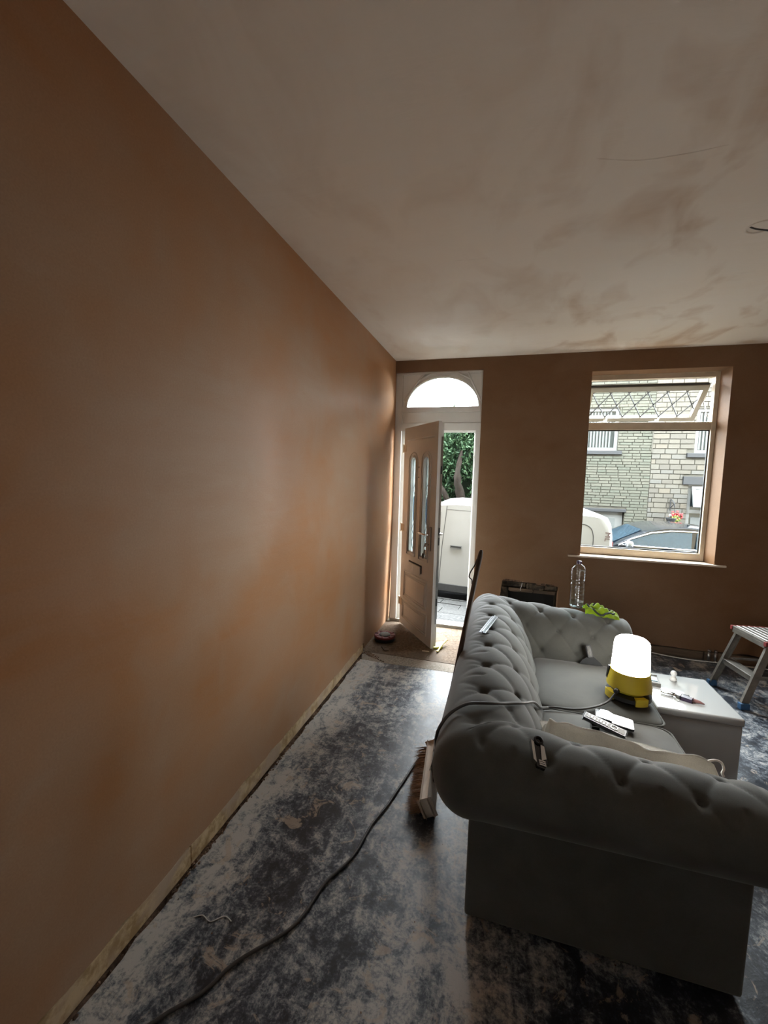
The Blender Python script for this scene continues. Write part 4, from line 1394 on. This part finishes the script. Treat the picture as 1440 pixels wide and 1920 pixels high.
# yellow wedge and stick at the door's free corner
b = bmn()
V = [b.verts.new(p) for p in ((.585, 3.77, .004), (.665, 3.80, .004), (.655, 3.90, .004), (.580, 3.88, .004), (.585, 3.77, .018), (.665, 3.80, .03), (.655, 3.90, .045), (.580, 3.88, .020))]
for f in ((0, 3, 2, 1), (4, 5, 6, 7), (0, 1, 5, 4), (1, 2, 6, 5), (2, 3, 7, 6), (3, 0, 4, 7)): b.faces.new([V[i] for i in f])
bmesh.ops.bevel(b, geom=b.edges[:], offset=.003, segments=1, affect='EDGES')
single('door_wedge', b, simple('lime_yellow_plastic', (.50, .50, .05), .45), 'lime yellow plastic wedge at the corner of the open door', 'door wedge', (.62, 3.84, .004))
b = bmn(); tube(b, smooth_path([(.632, 3.705, .014), (.640, 3.75, .016), (.650, 3.80, .026), (.668, 3.86, .040), (.690, 3.93, .050)]), [.010] * 6 + [.008] * 12 + [.012] * 6 + [.014], 8, flat=.6)
single('yellow_stick', b, 'pale_yellow', 'pale yellow plastic stick lying across the wedge by the door', 'stick', (.66, 3.82, .004), True)
b = bmn(); tube(b, smooth_path([(0.118, 3.66, .008), (0.150, 3.615, .009), (.175, 3.585, .008), (.205, 3.60, .008)]), .0045, 6)
single('wood_splinter', b, 'old_wood', 'thin brown splinter on the floor in front of the cable reel', 'splinter', (.15, 3.62, .004), True)
# little strip of scrap paper lying at the leaf's lower corner
b = bmn(); box(b, .495, 3.685, .004, .560, 3.705, .010, .002)
single('wood_offcut', b, 'upvc_dust', 'pale sliver of wood on the floor under the corner of the door', 'offcut', (.53, 3.695, .004))

# pale string on the floor
b = bmn(); tube(b, smooth_path([(0.150, 1.150, .003), (.175, 1.165, .003), (.215, 1.155, .003), (.25, 1.185, .003), (.285, 1.178, .003)]), .0018, 5)
single('string', b, 'white_plastic', 'short pale string on the floor near the left wall', 'string', (.21, 1.16, 0), True)

# crumbs in the gap along the wall and by the lobby corner
rc = random.Random(21)
b = bmn()
for k in range(420):
    y = rc.uniform(.3, 3.5)
    if rc.random() < .55:
        y = rc.gauss(rc.choice((1.25, 1.33, 1.9, 2.05, 2.35)), .10)
    blob(b, (rc.uniform(.0, .022), y, rc.uniform(-.02, .004)), rc.uniform(.002, .007), 1, .35, (1, 1.4, .8), rng=rc)
for k in range(90):
    t = abs(rc.gauss(0, .5))
    blob(b, (.0 + .17 * t + rc.uniform(0, .03), 3.50 - .10 * t + rc.uniform(-.03, .03), .004), rc.uniform(.002, .007), 1, .35, (1, 1.3, .7), rng=rc)
for k in range(120):
    blob(b, (rc.uniform(.03, 3.4), rc.uniform(.7, 4.2), .001), rc.uniform(.0012, .0035), 1, .3, (1, 1, .6), rng=rc)
o = single('plaster_crumbs', b, 'rubble', 'brown crumbs of plaster scattered along the foot of the left wall', 'rubble', (0.05, 2.0, 0))
o['kind'] = 'stuff'

# wire poking from the ceiling
b = bmn(); tube(b, smooth_path([(2.165, 2.43, H + .01), (2.18, 2.40, H - .02), (2.22, 2.385, H - .04), (2.27, 2.40, H - .045), (2.32, 2.39, H - .07)]), .0035, 6)
cw = thing('ceiling_wire', 'dark wire poking out of the ceiling at the right edge', 'wire', (2.2, 2.40, H)); part('wire', b, 'cable', cw, True)
b = bmn(); tube(b, [(2.215 + .055 * math.cos(2 * PI * i / 24), 2.43 + .05 * math.sin(2 * PI * i / 24), H) for i in range(24)], .006, 6, closed=True); part('plaster_ring', b, 'ceiling', cw, True)
# ------------------------------------------------------------------ the street outside
SLX = 0.04                                     # the street falls to the right
def gz(x, y):
    if y < 7.2:
        return -0.10 - 0.42 * (y - 4.70) / 2.5 - SLX * (x - 0.4) * min(1, max(0, y - 4.7) / 2.0)
    return -0.64 - SLX * (x - 0.4)
def quad_slab(xa, ya_, xb, yb_, t=0.05, g=0.006, lift=0.0):
    b = bmn()
    P_ = [(xa + g, ya_ + g), (xb - g, ya_ + g), (xb - g, yb_ - g), (xa + g, yb_ - g)]
    T = [b.verts.new((x, y, gz(x, min(y, 7.19)) + lift)) for x, y in P_]
    U = [b.verts.new((x, y, gz(x, min(y, 7.19)) - t)) for x, y in P_]
    b.faces.new(T); b.faces.new(U[::-1])
    for i in range(4): b.faces.new((U[i], U[(i + 1) % 4], T[(i + 1) % 4], T[i]))
    bmesh.ops.recalc_face_normals(b, faces=b.faces[:])
    return b
pv = bpy.data.objects.new('pavement', None); COL.objects.link(pv)
tag(pv, 'grey paved footway just outside the front door', 'pavement', None, 'structure')
rp = random.Random(3)
for r_ in range(5):
    ya_ = 4.705 + .48 * r_
    xx = -2.2 + (r_ % 2) * .3
    while xx < 4.6:
        w = rp.uniform(.55, .72)
        part('paving_slab', quad_slab(xx, ya_, xx + w, ya_ + .48, lift=rp.uniform(-.006, .004)), 'pavement', pv); xx += w
b = quad_slab(-2.3, 4.70, 4.8, 7.10, .3, 0, -.05); part('paving_bed', b, 'road', pv)
xx = -2.2
while xx < 4.6:
    part('kerb_stone', quad_slab(xx, 7.105, xx + .9, 7.22, .3, .005, .01), 'pavement', pv); xx += .9
b = bmn(); box(b, 0.002, D + .14, -.15, .887, WO + .10, 0.004, .006); o = struct('doorstep', b, 'pavement', 'worn stone step outside the door'); tag(o, cat='step')
b = bmn()
V = [b.verts.new(p) for p in ((-14, 6.7, gz(-14, 8)), (22, 6.7, gz(22, 8)), (22, 12.6, gz(22, 8)), (-14, 12.6, gz(-14, 8)), (-14, 13.0, -1.7), (22, 13.0, -1.7), (22, 40, -1.7), (-14, 40, -1.7))]
b.faces.new(V[:4]); b.faces.new((V[3], V[2], V[5], V[4])); b.faces.new(V[4:])
o = struct('road', b, 'road', 'dark asphalt street outside'); tag(o, cat='road')

MAT['van_white'] = simple('white_van_paint', (0.215, 0.215, 0.21), 0.3, var=.03, vscale=2, coat=.3)
MAT['trim_grey'] = simple('grey_van_plastic', (0.0200, 0.0209, 0.0222), .55)
MAT['seam'] = simple('dark_panel_gap', (0.0182, 0.0182, 0.0182), .7)
MAT['tyre'] = simple('black_tyre', (.008, .008, .008), .8)
MAT['tint'] = simple('sky_toned_vehicle_glass', (.022, .042, .060), .04, spec=1.0)  # blue of the reflected sky put into the base colour
MAT['navy'] = simple('dark_navy_paint', (0.0026, 0.0045, 0.0085), .12, coat=.8)

def loft(b, outline, secs):
    """outline in xz, secs = [(y, scale)]; closed ends"""
    cx = sum(p[0] for p in outline) / len(outline); cz = sum(p[1] for p in outline) / len(outline)
    tmp = bmesh.new(); tv = [tmp.verts.new((p[0], 0, p[1])) for p in outline]
    for i in range(len(tv)): tmp.edges.new((tv[i], tv[(i + 1) % len(tv)]))
    bmesh.ops.triangle_fill(tmp, edges=tmp.edges[:], use_beauty=True, use_dissolve=False); tmp.verts.index_update()
    tris = [[v.index for v in f.verts] for f in tmp.faces]; tmp.free()
    R_ = [[b.verts.new((cx + (p[0] - cx) * sx_, y, cz + (p[1] - cz) * sz_)) for p in outline] for y, sx_, sz_ in secs]
    n = len(outline)
    for A, B in zip(R_, R_[1:]):
        for i in range(n): b.faces.new((A[i], A[(i + 1) % n], B[(i + 1) % n], B[i]))
    for t in tris:
        b.faces.new([R_[0][i] for i in t]); b.faces.new([R_[-1][i] for i in reversed(t)])
    bmesh.ops.recalc_face_normals(b, faces=b.faces[:])
    return b
def arch(cx, r, zb, n=12):
    a0 = math.asin(min(1, max(-1, (zb - .33) / r)))
    return [(cx - r * math.cos(t), .33 + r * math.sin(t)) for t in [a0 + (PI - 2 * a0) * i / n for i in range(n + 1)]]
def wheel(par, x, y, r=.32, w=.2):
    b = bmn(); tube(b, [(x, y, r), (x, y + w, r)], r, 28); sharp_smooth(lpart('tyre', b, 'tyre', par), 40)
    b = bmn(); tube(b, [(x, y - .008, r), (x, y + .04, r)], r * .62, 20); lpart('wheel_hub', b, 'trim_grey', par)

van = thing('van', 'white panel van parked right outside the front door', 'van', (2.83, 7.40, gz(2.83, 7.4)), (0, SLX, 0))
ol = [(0.0, .26)] + [(0.0, 1.05), (-.03, 1.45), (-.07, 1.64), (-.13, 1.74), (-.24, 1.785), (-.5, 1.80), (-2.6, 1.80), (-2.85, 1.76), (-3.05, 1.66), (-3.55, 1.16), (-4.15, .98), (-4.30, .80), (-4.33, .50), (-4.30, .26)]
ol += arch(-3.60, .37, .26) + arch(-.80, .37, .26)
b = bmn(); loft(b, ol, [(0.0, .975, .955), (.025, .992, .985), (.08, 1, 1), (1.70, 1, 1), (1.76, .992, .985), (1.78, .975, .955)])
sharp_smooth(lpart('van_body', b, 'van_white', van), 30)
for x in (-3.60, -.80):
    wheel(van, x, .04); wheel(van, x, 1.54)
b = bmn(); box(b, -3.18, -.012, .20, -1.22, .05, .335, .01); lpart('sill_trim', b, 'trim_grey', van)
b = bmn(); box(b, -.42, -.012, .24, .04, 1.79, .46, .03); lpart('rear_bumper', b, 'trim_grey', van)
b = bmn(); box(b, -4.40, -.005, .24, -3.98, 1.79, .50, .03); lpart('front_bumper', b, 'trim_grey', van)
def vseam(pts, r=.006): 
    b = bmn(); tube(b, [(x, .001, z) for x, z in pts], r, 6); lpart('panel_gap', b, 'seam', van)
vseam([(-2.745, .34), (-2.735, 1.0), (-2.70, 1.72)]); vseam([(-1.62, .34), (-1.60, 1.72)]); vseam([(-2.70, 1.66), (-1.60, 1.66)], .004)
vseam(smooth_path([(-1.30, 0, 1.55), (-.60, 0, 1.55), (-.40, 0, 1.50), (-.32, 0, 1.36), (-.30, 0, 1.15), (-.30, 0, .90)], 5) and [(p.x, p.z) for p in smooth_path([(-1.30, 0, 1.62), (-.60, 0, 1.62), (-.40, 0, 1.58), (-.33, 0, 1.46), (-.315, 0, 1.25), (-.315, 0, .95)], 5)], .007)
b = bmn(); obox(b, (-2.58, -.016, 1.015), (-2.40, -.016, 1.015), .03, .030, Vector((0, 0, 1)), .008); lpart('door_handle', b, 'trim_grey', van)
b = bmn(); slab2d(b, [(-3.42, 1.12), (-2.80, 1.12), (-2.80, 1.60), (-3.02, 1.58)], [], -.006, .01); lpart('cab_window', b, 'tint', van)
b = bmn(); rbox(b, (-3.22, -.13, 1.16), (.12, .2, .2), 4, 6); lpart('wing_mirror', b, 'black', van, True)
b = bmn(); box(b, -.04, .12, .75, .003, .24, 1.35, .0); lpart('tail_light', b, simple('red_lens', (.15, .01, .01), .2), van)
ink = simple('dark_red_lettering', (.05, .015, .015), .5)
for k, ch in enumerate('ML'):
    fc = bpy.data.curves.new('letter', 'FONT'); fc.body = ch; fc.size = .115; fc.extrude = .001
    fo = bpy.data.objects.new('letter_curve', fc); COL.objects.link(fo)
    bpy.context.view_layer.update()
    me = bpy.data.meshes.new_from_object(fo.evaluated_get(bpy.context.evaluated_depsgraph_get()))
    bpy.data.objects.remove(fo); bpy.data.curves.remove(fc)
    me.materials.clear(); me.materials.append(ink)
    lo = bpy.data.objects.new('letter', me); COL.objects.link(lo); lo.parent = van
    lo.location = (-.155, -.006, 1.52 - .095 * k); lo.rotation_euler = (PI / 2, PI / 2, 0)

car = thing('car', 'dark navy car with chrome window trim parked across the street', 'car', (2.00, 9.20, gz(3.5, 9) - .02), (0, SLX * .6, 0))
ol = [(0.05, .30), (0.0, .55), (.05, .78), (.35, .92), (1.15, 1.06), (2.4, 1.185), (3.6, 1.20), (4.25, 1.16), (4.42, .95), (4.42, .55), (4.38, .30)] + arch(3.55, .36, .30)[::-1] + arch(.90, .36, .30)[::-1]
b = bmn(); loft(b, ol, [(0.0, .97, .94), (.05, .99, .98), (.12, 1, 1), (1.68, 1, 1), (1.75, .99, .98), (1.80, .97, .94)]); sharp_smooth(lpart('car_body', b, 'navy', car), 35)
cab = [(1.10, 1.02), (1.45, 1.26), (1.85, 1.47), (2.15, 1.555), (2.55, 1.585), (3.1, 1.565), (3.7, 1.50), (4.15, 1.32), (4.36, 1.12), (4.30, 1.02)]
b = bmn(); loft(b, cab, [(.085, .98, .95), (.20, 1, .99), (.32, 1, 1.02), (1.46, 1, 1.02), (1.58, 1, .99), (1.67, .98, .98)]); sharp_smooth(lpart('cabin', b, 'navy', car), 35)
w1 = [(1.40, 1.175), (1.60, 1.28), (1.92, 1.42), (2.25, 1.485), (2.60, 1.50), (2.60, 1.19)]
w2 = [(2.68, 1.19), (2.68, 1.50), (3.2, 1.485), (3.62, 1.42), (3.62, 1.20)]
w3 = [(3.68, 1.20), (3.68, 1.40), (3.86, 1.36), (3.98, 1.21)]
for w_ in (w1, w2, w3):
    b = bmn(); slab2d(b, w_, [], .06, .12)
    for v in b.verts: v.co.y += -.018 + (v.co.z - 1.19) * .10
    lpart('side_window', b, 'tint', car)
b = bmn(); tube(b, [(x, .042 + (z - 1.19) * .10, z) for x, z in [(1.36, 1.165), (1.58, 1.30), (1.92, 1.445), (2.25, 1.505), (2.62, 1.52), (3.2, 1.505), (3.66, 1.435), (3.90, 1.37), (4.02, 1.20), (3.6, 1.19), (2.6, 1.175)]], .011, 6, closed=True); lpart('chrome_trim', b, 'chrome', car)
b = bmn()
V = [b.verts.new(p) for p in ((1.06, .28, 1.055), (1.82, .34, 1.475), (1.82, 1.46, 1.475), (1.06, 1.52, 1.055))]; b.faces.new(V)
bmesh.ops.solidify(b, geom=b.faces[:], thickness=.01); lpart('windscreen', b, 'tint', car)
b = bmn(); rbox(b, (1.52, -.04, 1.20), (.13, .2, .13), 4, 6); lpart('wing_mirror', b, simple('silver_mirror_cap', (.3, .32, .34), .2, .8), car, True)
b = bmn(); tube(b, [(1.3, .015, .98), (2.6, .004, 1.07), (4.0, .012, 1.06)], .008, 6); lpart('side_strip', b, 'chrome', car)
for x in (2.45, 3.45):
    b = bmn(); obox(b, (x, -.012, 1.02), (x + .2, -.012, 1.03), .02, .022, Vector((0, 0, 1)), .006); lpart('door_handle', b, 'chrome', car)
for x in (.90, 3.55):
    wheel(car, x, .03); wheel(car, x, 1.57)

# ------------------------------------------------------------------ stone terrace across the street
HY = 14.0
house = thing('terraced_house', 'stone terraced house across the street', 'house', (4.6, HY, -1.7))
def brick_mat(name, cols):
    t = NT(name)
    oi = t.n('ShaderNodeObjectInfo')
    n = t.noise(1.3, 3, .6, t.coord(kind='Object'), .3)
    f = t.noise(14, 4, .65, t.coord(kind='Object'))
    r = t.ramp(oi.outputs['Random'], (0.0, cols[0]), (.4, cols[1]), (.75, cols[2]), (1.0, cols[3]))
    c = t.mix(1.0, r, t.ramp(f, (.3, .8), (.7, 1.15)), 'MULTIPLY')
    t.base(c); t.rough(.9); t.b.inputs['Specular IOR Level'].default_value = .08; t.bump(f, .4, .01)
    return t.m
MAT['brick_a'] = brick_mat('greenish_stone_brick', [(0.058, 0.060, 0.049), (0.066, 0.066, 0.054), (0.075, 0.073, 0.060), (0.062, 0.066, 0.054)])
MAT['brick_b'] = brick_mat('tan_stone_block', [(0.066, 0.061, 0.053), (0.081, 0.075, 0.063), (0.074, 0.072, 0.066), (0.086, 0.076, 0.061)])
MAT['mortar'] = speckled('pale_mortar', (0.0514, 0.0483, 0.0393), (0.0605, 0.0574, 0.0483), (0.0454, 0.0423, 0.0351), 20)
MAT['slate_dark'] = simple('dark_painted_stone', (0.0083, 0.0090, 0.0106), .7, var=.2)
MAT['house_white'] = simple('white_window_frame', (0.1087, 0.1111, 0.1087), .4, var=.03)
MAT['blind'] = simple('pale_vertical_blind', (0.0634, 0.0679, 0.0658), .7, var=.05)
MAT['house_glass'] = simple('reflecting_house_glass', (0.0121, 0.0182, 0.0206), .06, spec=.8)
MAT['roof_slate'] = simple('grey_roof_slate', (0.0302, 0.0314, 0.0333), .7, var=.2)
openings = [(3.20, 2.50, 4.31, 3.75), (6.28, 2.45, 7.40, 3.70), (6.22, .0, 7.25, 1.56), (3.50, -1.7, 4.62, .685)]
solids = openings + [(3.05, 2.39, 4.43, 2.50), (6.10, 2.33, 7.5, 2.45), (6.06, 1.56, 7.30, 1.79), (3.42, .685, 4.66, .775)]
HX0, HX1, HZ1 = 2.3, 9.2, 5.3
b = bmn(); slab2d(b, [(HX0, -1.7), (3.50, -1.7), (3.50, .685), (4.62, .685), (4.62, -1.7), (HX1, -1.7), (HX1, HZ1), (HX0, HZ1)],
                  [[(a, c), (d_, c), (d_, e_), (a, e_)] for a, c, d_, e_ in openings[:3]], HY + .022, HY + .35)
part('wall', b, 'mortar', house)
b = bmn(); box(b, HX0, HY + .35, -1.7, HX1, HY + 6, HZ1); part('house_core', b, 'dark', house)
b = bmn()
V = [b.verts.new(p) for p in ((HX0 - .2, HY - .35, HZ1), (HX1 + .2, HY - .35, HZ1), (HX1 + .2, HY + 3.2, HZ1 + 2.0), (HX0 - .2, HY + 3.2, HZ1 + 2.0), (HX0 - .2, HY + 6.4, HZ1), (HX1 + .2, HY + 6.4, HZ1))]
b.faces.new(V[:4]); b.faces.new((V[3], V[2], V[5], V[4])); b.faces.new((V[0], V[3], V[4])); b.faces.new((V[1], V[5], V[2])); b.faces.new((V[0], V[4], V[5], V[1]))
bmesh.ops.recalc_face_normals(b, faces=b.faces[:]); part('roof', b, 'roof_slate', house)
b = bmn(); tube(b, [(HX0, HY - .1, HZ1 - .08), (HX1, HY - .1, HZ1 - .08)], .07, 10); part('gutter', b, 'slate_dark', house)
def unit_brick(m):
    q = bmn(); box(q, -.5, -.5, -.5, .5, .5, .5, .0)
    for v in q.verts:
        if v.co.y < 0: v.co.x *= .965; v.co.z *= .90
    me = bpy.data.meshes.new('brick'); q.to_mesh(me); q.free(); me.materials.append(MAT[m]); return me
ub = {'a': unit_brick('brick_a'), 'b': unit_brick('brick_b')}
rk = random.Random(9)
cand = []
def hit(xa, za, xb, zb):
    return any(xa < d_ - .005 and xb > a + .005 and za < e_ - .005 and zb > c + .005 for a, c, d_, e_ in solids)
def clipx(xa, xb, za, zb):
    segs = [(xa, xb)]
    for a, c, d_, e_ in solids:
        if za < e_ - .02 and zb > c + .02:
            ns = []
            for p, q in segs:
                if q <= a or p >= d_: ns.append((p, q)); continue
                if p < a - .05: ns.append((p, a - .004))
                if q > d_ + .05: ns.append((d_ + .004, q))
            segs = ns
    return segs
SPLIT = 5.22
for kind, xa0, xb0, ch, wmin, wmax in (('a', HX0, SPLIT, .084, .20, .36), ('b', SPLIT, HX1, .145, .20, .46)):
    z = -1.69; row = 0
    while z < HZ1 - .02:
        h = ch * (rk.uniform(.9, 1.1) if kind == 'a' else rk.uniform(.75, 1.15))
        h = min(h, HZ1 - z)
        x = xa0 - rk.uniform(0, .2)
        while x < xb0:
            w = rk.uniform(wmin, wmax)
            p, q = max(x, xa0), min(x + w, xb0)
            if q - p > .05:
                for s0, s1 in clipx(p, q, z, z + h):
                    if s1 - s0 > .04: cand.append((kind, s0 + .005, z + .005, s1 - .005, z + h - .005))
            x += w
        z += h; row += 1
def seen(c):
    cx, cz = (c[1] + c[3]) / 2, (c[2] + c[4]) / 2
    return 3.4 < cx < 6.65 and .35 < cz < 3.05
vis = [c for c in cand if seen(c)]
vis.sort(key=lambda c: -(c[3] - c[1]) * (c[4] - c[2]))
single_bricks, rest = vis[:298], vis[298:] + [c for c in cand if not seen(c)]
for k, xa, za, xb, zb in single_bricks:
    o = bpy.data.objects.new('brick', ub[k]); COL.objects.link(o); o.parent = house
    dpt = .07; yy = HY + .035 + rk.uniform(-.006, .006)
    o.location = Vector(((xa + xb) / 2, yy, (za + zb) / 2)) - house.location
    o.scale = (xb - xa, dpt, zb - za)
for k in 'ab':
    b = bmn()
    for kk, xa, za, xb, zb in rest:
        if kk == k:
            yy = HY + rk.uniform(-.006, .006)
            F = [b.verts.new(p) for p in ((xa + .004, yy, za + .004), (xb - .004, yy, za + .004), (xb - .004, yy, zb - .004), (xa + .004, yy, zb - .004))]
            G = [b.verts.new(p) for p in ((xa, HY + .05, za), (xb, HY + .05, za), (xb, HY + .05, zb), (xa, HY + .05, zb))]
            b.faces.new(F)
            for i in range(4): b.faces.new((F[i], G[i], G[(i + 1) % 4], F[(i + 1) % 4]))
    bmesh.ops.recalc_face_normals(b, faces=b.faces[:])
    o = part('brickwork', b, 'brick_' + k, house); o['kind'] = 'stuff'
def hbox(name, xa, za, xb, zb, m, y0_, y1_, par=None, bev=0.0):
    b = bmn(); box(b, xa, y0_, za, xb, y1_, zb, bev); o = part(name, b, m, house)
    if par is not None:
        o.parent = par      # parts carry geometry relative to the house, so the sub-part only needs the same frame
    return o
def hwin(xa, za, xb, zb, blinds=True, mull=True):
    b = bmn(); slab2d(b, [(xa, za), (xb, za), (xb, zb), (xa, zb)], [[(xa + .09, za + .09), (xb - .09, za + .09), (xb - .09, zb - .09), (xa + .09, zb - .09)]], HY + .06, HY + .14)
    f = part('window', b, 'house_white', house)
    hbox('pane', xa + .08, za + .08, xb - .08, zb - .08, 'house_glass', HY + .10, HY + .11, f)
    if blinds:
        n = int((xb - xa - .18) / .085)
        for i in range(n):
            x = xa + .11 + i * .085
            hbox('blind_slat', x, za + .10, x + .045, zb - .10, 'blind', HY + .088, HY + .094, f)
    return f
hwin(*openings[0]); hwin(*openings[1])
f3 = hwin(*openings[2], blinds=False)
hbox('curtain', 6.36, .10, 6.80, .62, 'blind', HY + .085, HY + .095, f3)
hbox('window_rail', 6.26, .74, 7.22, .84, 'house_white', HY + .05, HY + .12, f3)
b = bmn(); slab2d(b, [(-.36, -.62), (.36, -.62), (.36, 0), (-.36, 0)], [[(-.28, -.54), (.28, -.54), (.28, -.08), (-.28, -.08)]], -.03, .03)
osash = finish('open_sash', b, 'house_white', house); osash.location = Vector((6.66, HY + .02, 1.50)) - house.location; osash.rotation_euler = (math.radians(-22), 0, 0)
b = bmn(); slab2d(b, [(-.28, -.54), (.28, -.54), (.28, -.08), (-.28, -.08)], [], -.005, .005); lpart('pane', b, 'house_glass', osash)
for r_ in solids[4:]:
    hbox('lintel' if r_ in (solids[6], solids[7]) else 'sill', *r_, 'slate_dark', HY - .05, HY + .05, bev=.01)
# front door of the house
hd_ = hbox('house_door', 3.52, -1.7, 4.60, .683, 'house_white', HY + .08, HY + .14)
for (a, c, d_, e_) in ((3.70, -.05, 4.40, .50), (3.70, -.75, 4.02, -.20), (4.08, -.75, 4.40, -.20)):
    hbox('door_panel', a, c, d_, e_, 'blind', HY + .065, HY + .085, hd_, .01)
hbox('downpipe_band', 5.20, 2.45, 5.23, 3.6, 'mortar', HY - .012, HY + .03)
# hanging flower basket
bk = thing('flower_basket', 'wall bracket with a basket of red flowers on the house opposite', 'flower basket', (5.86, HY - .18, .45))
b = bmn(); tube(b, smooth_path([(5.80, HY - .005, 1.12), (5.80, HY - .12, 1.10), (5.82, HY - .22, 1.02), (5.84, HY - .22, .90)]), .014, 6); tube(b, [(5.80, HY - .012, 1.12), (5.80, HY - .012, .80)], .014, 6); tube(b, [(5.80, HY - .012, .86), (5.84, HY - .20, 1.02)], .010, 6)
tube(b, [(5.84, HY - .22, .90), (5.86, HY - .18, .62)], .006, 5)
part('bracket', b, 'slate_dark', bk)
b = bmn(); lathe(b, [(.04, .42), (.10, .47), (.14, .58), (.14, .60)], 14, (5.80, HY - .18, 0)); part('basket', b, 'slate_dark', bk)
rf = random.Random(4)
b = bmn()
for k in range(46): blob(b, (5.90 + rf.gauss(0, .07), HY - .20 + rf.gauss(0, .05), .68 + rf.gauss(0, .045)), rf.uniform(.02, .035), 1, .3, rng=rf)
part('red_flowers', b, simple('red_petals', (.20, .012, .014), .6, var=.3), bk)
b = bmn()
for k in range(50): blob(b, (5.90 + rf.gauss(0, .05), HY - .20 + rf.gauss(0, .05), .56 + rf.gauss(0, .06)), rf.uniform(.015, .03), 1, .4, (1, 1, 1.5), rng=rf)
part('leaves', b, simple('yellow_green_leaf', (.10, .13, .02), .6, var=.3), bk)
b = bmn()
for k in range(10): blob(b, (5.76 + rf.gauss(0, .025), HY - .20 + rf.gauss(0, .03), .66 + rf.gauss(0, .03)), rf.uniform(.02, .03), 1, .3, rng=rf)
part('white_flowers', b, 'house_white', bk)

# ------------------------------------------------------------------ evergreen behind the van
tree = thing('evergreen_tree', 'dense green evergreen tree behind the white van', 'tree', (-.15, 12.0, -.8))
rt_ = random.Random(17)
def limb(pts, rs, name='trunk'):
    sp = smooth_path(pts, 6); rr_ = []
    for i in range(len(sp)):
        t = i / (len(sp) - 1) * (len(rs) - 1); k = min(int(t), len(rs) - 2); rr_.append(rs[k] + (rs[k + 1] - rs[k]) * (t - k))
    b = bmn(); tube(b, sp, rr_, 10)
    for v in b.verts: v.co += Vector((rt_.uniform(-.02, .02), rt_.uniform(-.02, .02), 0))
    part(name, b, MAT['bark'], tree, True)
MAT['bark'] = speckled('brown_stringy_bark', (.0045, .003, .002), (.011, .0075, .0045), (.007, .005, .003), 25)
limb([(.12, 11.35, -.8), (.10, 11.25, .6), (.05, 11.2, 1.1), (-.05, 11.2, 1.6), (.02, 11.4, 2.3)], [.17, .14, .12, .09, .03])
limb([(.10, 11.30, .3), (-.28, 11.15, 1.0), (-.55, 11.2, 1.45), (-.9, 11.3, 1.9)], [.09, .075, .05, .02], 'branch')
limb([(.12, 11.25, .5), (.36, 11.15, 1.05), (.48, 11.2, 1.7), (.5, 11.4, 2.4)], [.07, .05, .04, .02], 'branch')
def leaf_mat():
    t = NT('evergreen_leaf')
    n = t.noise(7, 5, .7, t.coord(), .5)
    t.base(t.ramp(n, (.38, (0.006, 0.016, 0.007)), (.5, (0.019, 0.042, 0.020)), (.62, (0.046, 0.078, 0.038))))
    t.rough(.6); t.b.inputs['Specular IOR Level'].default_value = .12
    return t.m
MAT['leaf'] = leaf_mat()
b = bmn()
blob(b, (-.2, 12.5, 2.0), 1.0, 3, .08, (1.45, .75, 1.25), rng=rt_)
part('inner_crown', b, simple('deep_green_mass', (.010, .022, .011), .9), tree)
vv, ff = [], []
for k in range(2600):
    a = rt_.uniform(0, 2 * PI); e = math.asin(rt_.uniform(-1, 1))
    rr2 = rt_.uniform(.86, 1.12)
    c = Vector((-.2 + 1.5 * rr2 * math.cos(a) * math.cos(e), 12.45 - abs(.95 * rr2 * math.sin(a) * math.cos(e)), 2.0 + 1.32 * rr2 * math.sin(e)))
    if c.z < 1.5 and abs(c.x - .08) < .30 and rt_.random() < .85: continue
    for q in range(7):
        d = Vector((rt_.gauss(0, .5), rt_.gauss(-.35, .4), rt_.gauss(.55, .5))).normalized()
        s = d.cross(Vector((rt_.uniform(-1, 1), rt_.uniform(-1, 1), rt_.uniform(-1, 1)))).normalized()
        p = c + Vector((rt_.gauss(0, .05), rt_.gauss(0, .05), rt_.gauss(0, .05)))
        L = rt_.uniform(.08, .17); w = rt_.uniform(.016, .032)
        i0 = len(vv)
        vv += [p, p + d * L * .5 + s * w, p + d * L, p + d * L * .5 - s * w]
        ff.append((i0, i0 + 1, i0 + 2, i0 + 3))
me = bpy.data.meshes.new('foliage'); me.from_pydata([v - tree.location for v in vv], [], ff); me.materials.append(MAT['leaf'])
o = bpy.data.objects.new('foliage', me); COL.objects.link(o); o.parent = tree; o['kind'] = 'stuff'

# the crown's neighbour further up the street, and the low wall both stand behind
t2 = tree.copy(); COL.objects.link(t2); t2.location = (-4.1, 12.4, -.8); t2.rotation_euler = (0, 0, .5)
t2['label'] = 'second evergreen further left along the street'; tree['group'] = t2['group'] = 'evergreens across the street'
for ch in list(tree.children):
    c = ch.copy(); COL.objects.link(c); c.parent = t2
gw = thing('garden_wall', 'low stone garden wall running under the evergreens', 'wall', (-5.0, 13.2, -1.7))
b = bmn(); box(b, -12, 13.05, -1.7, 2.28, 13.35, .35); part('wall_body', b, 'mortar', gw)
xx = -12.0
while xx < 2.2:
    b = bmn(); box(b, xx + .006, 13.0, .35, min(xx + .8, 2.28) - .006, 13.4, .45, .01); part('coping_stone', b, 'slate_dark', gw); xx += .8
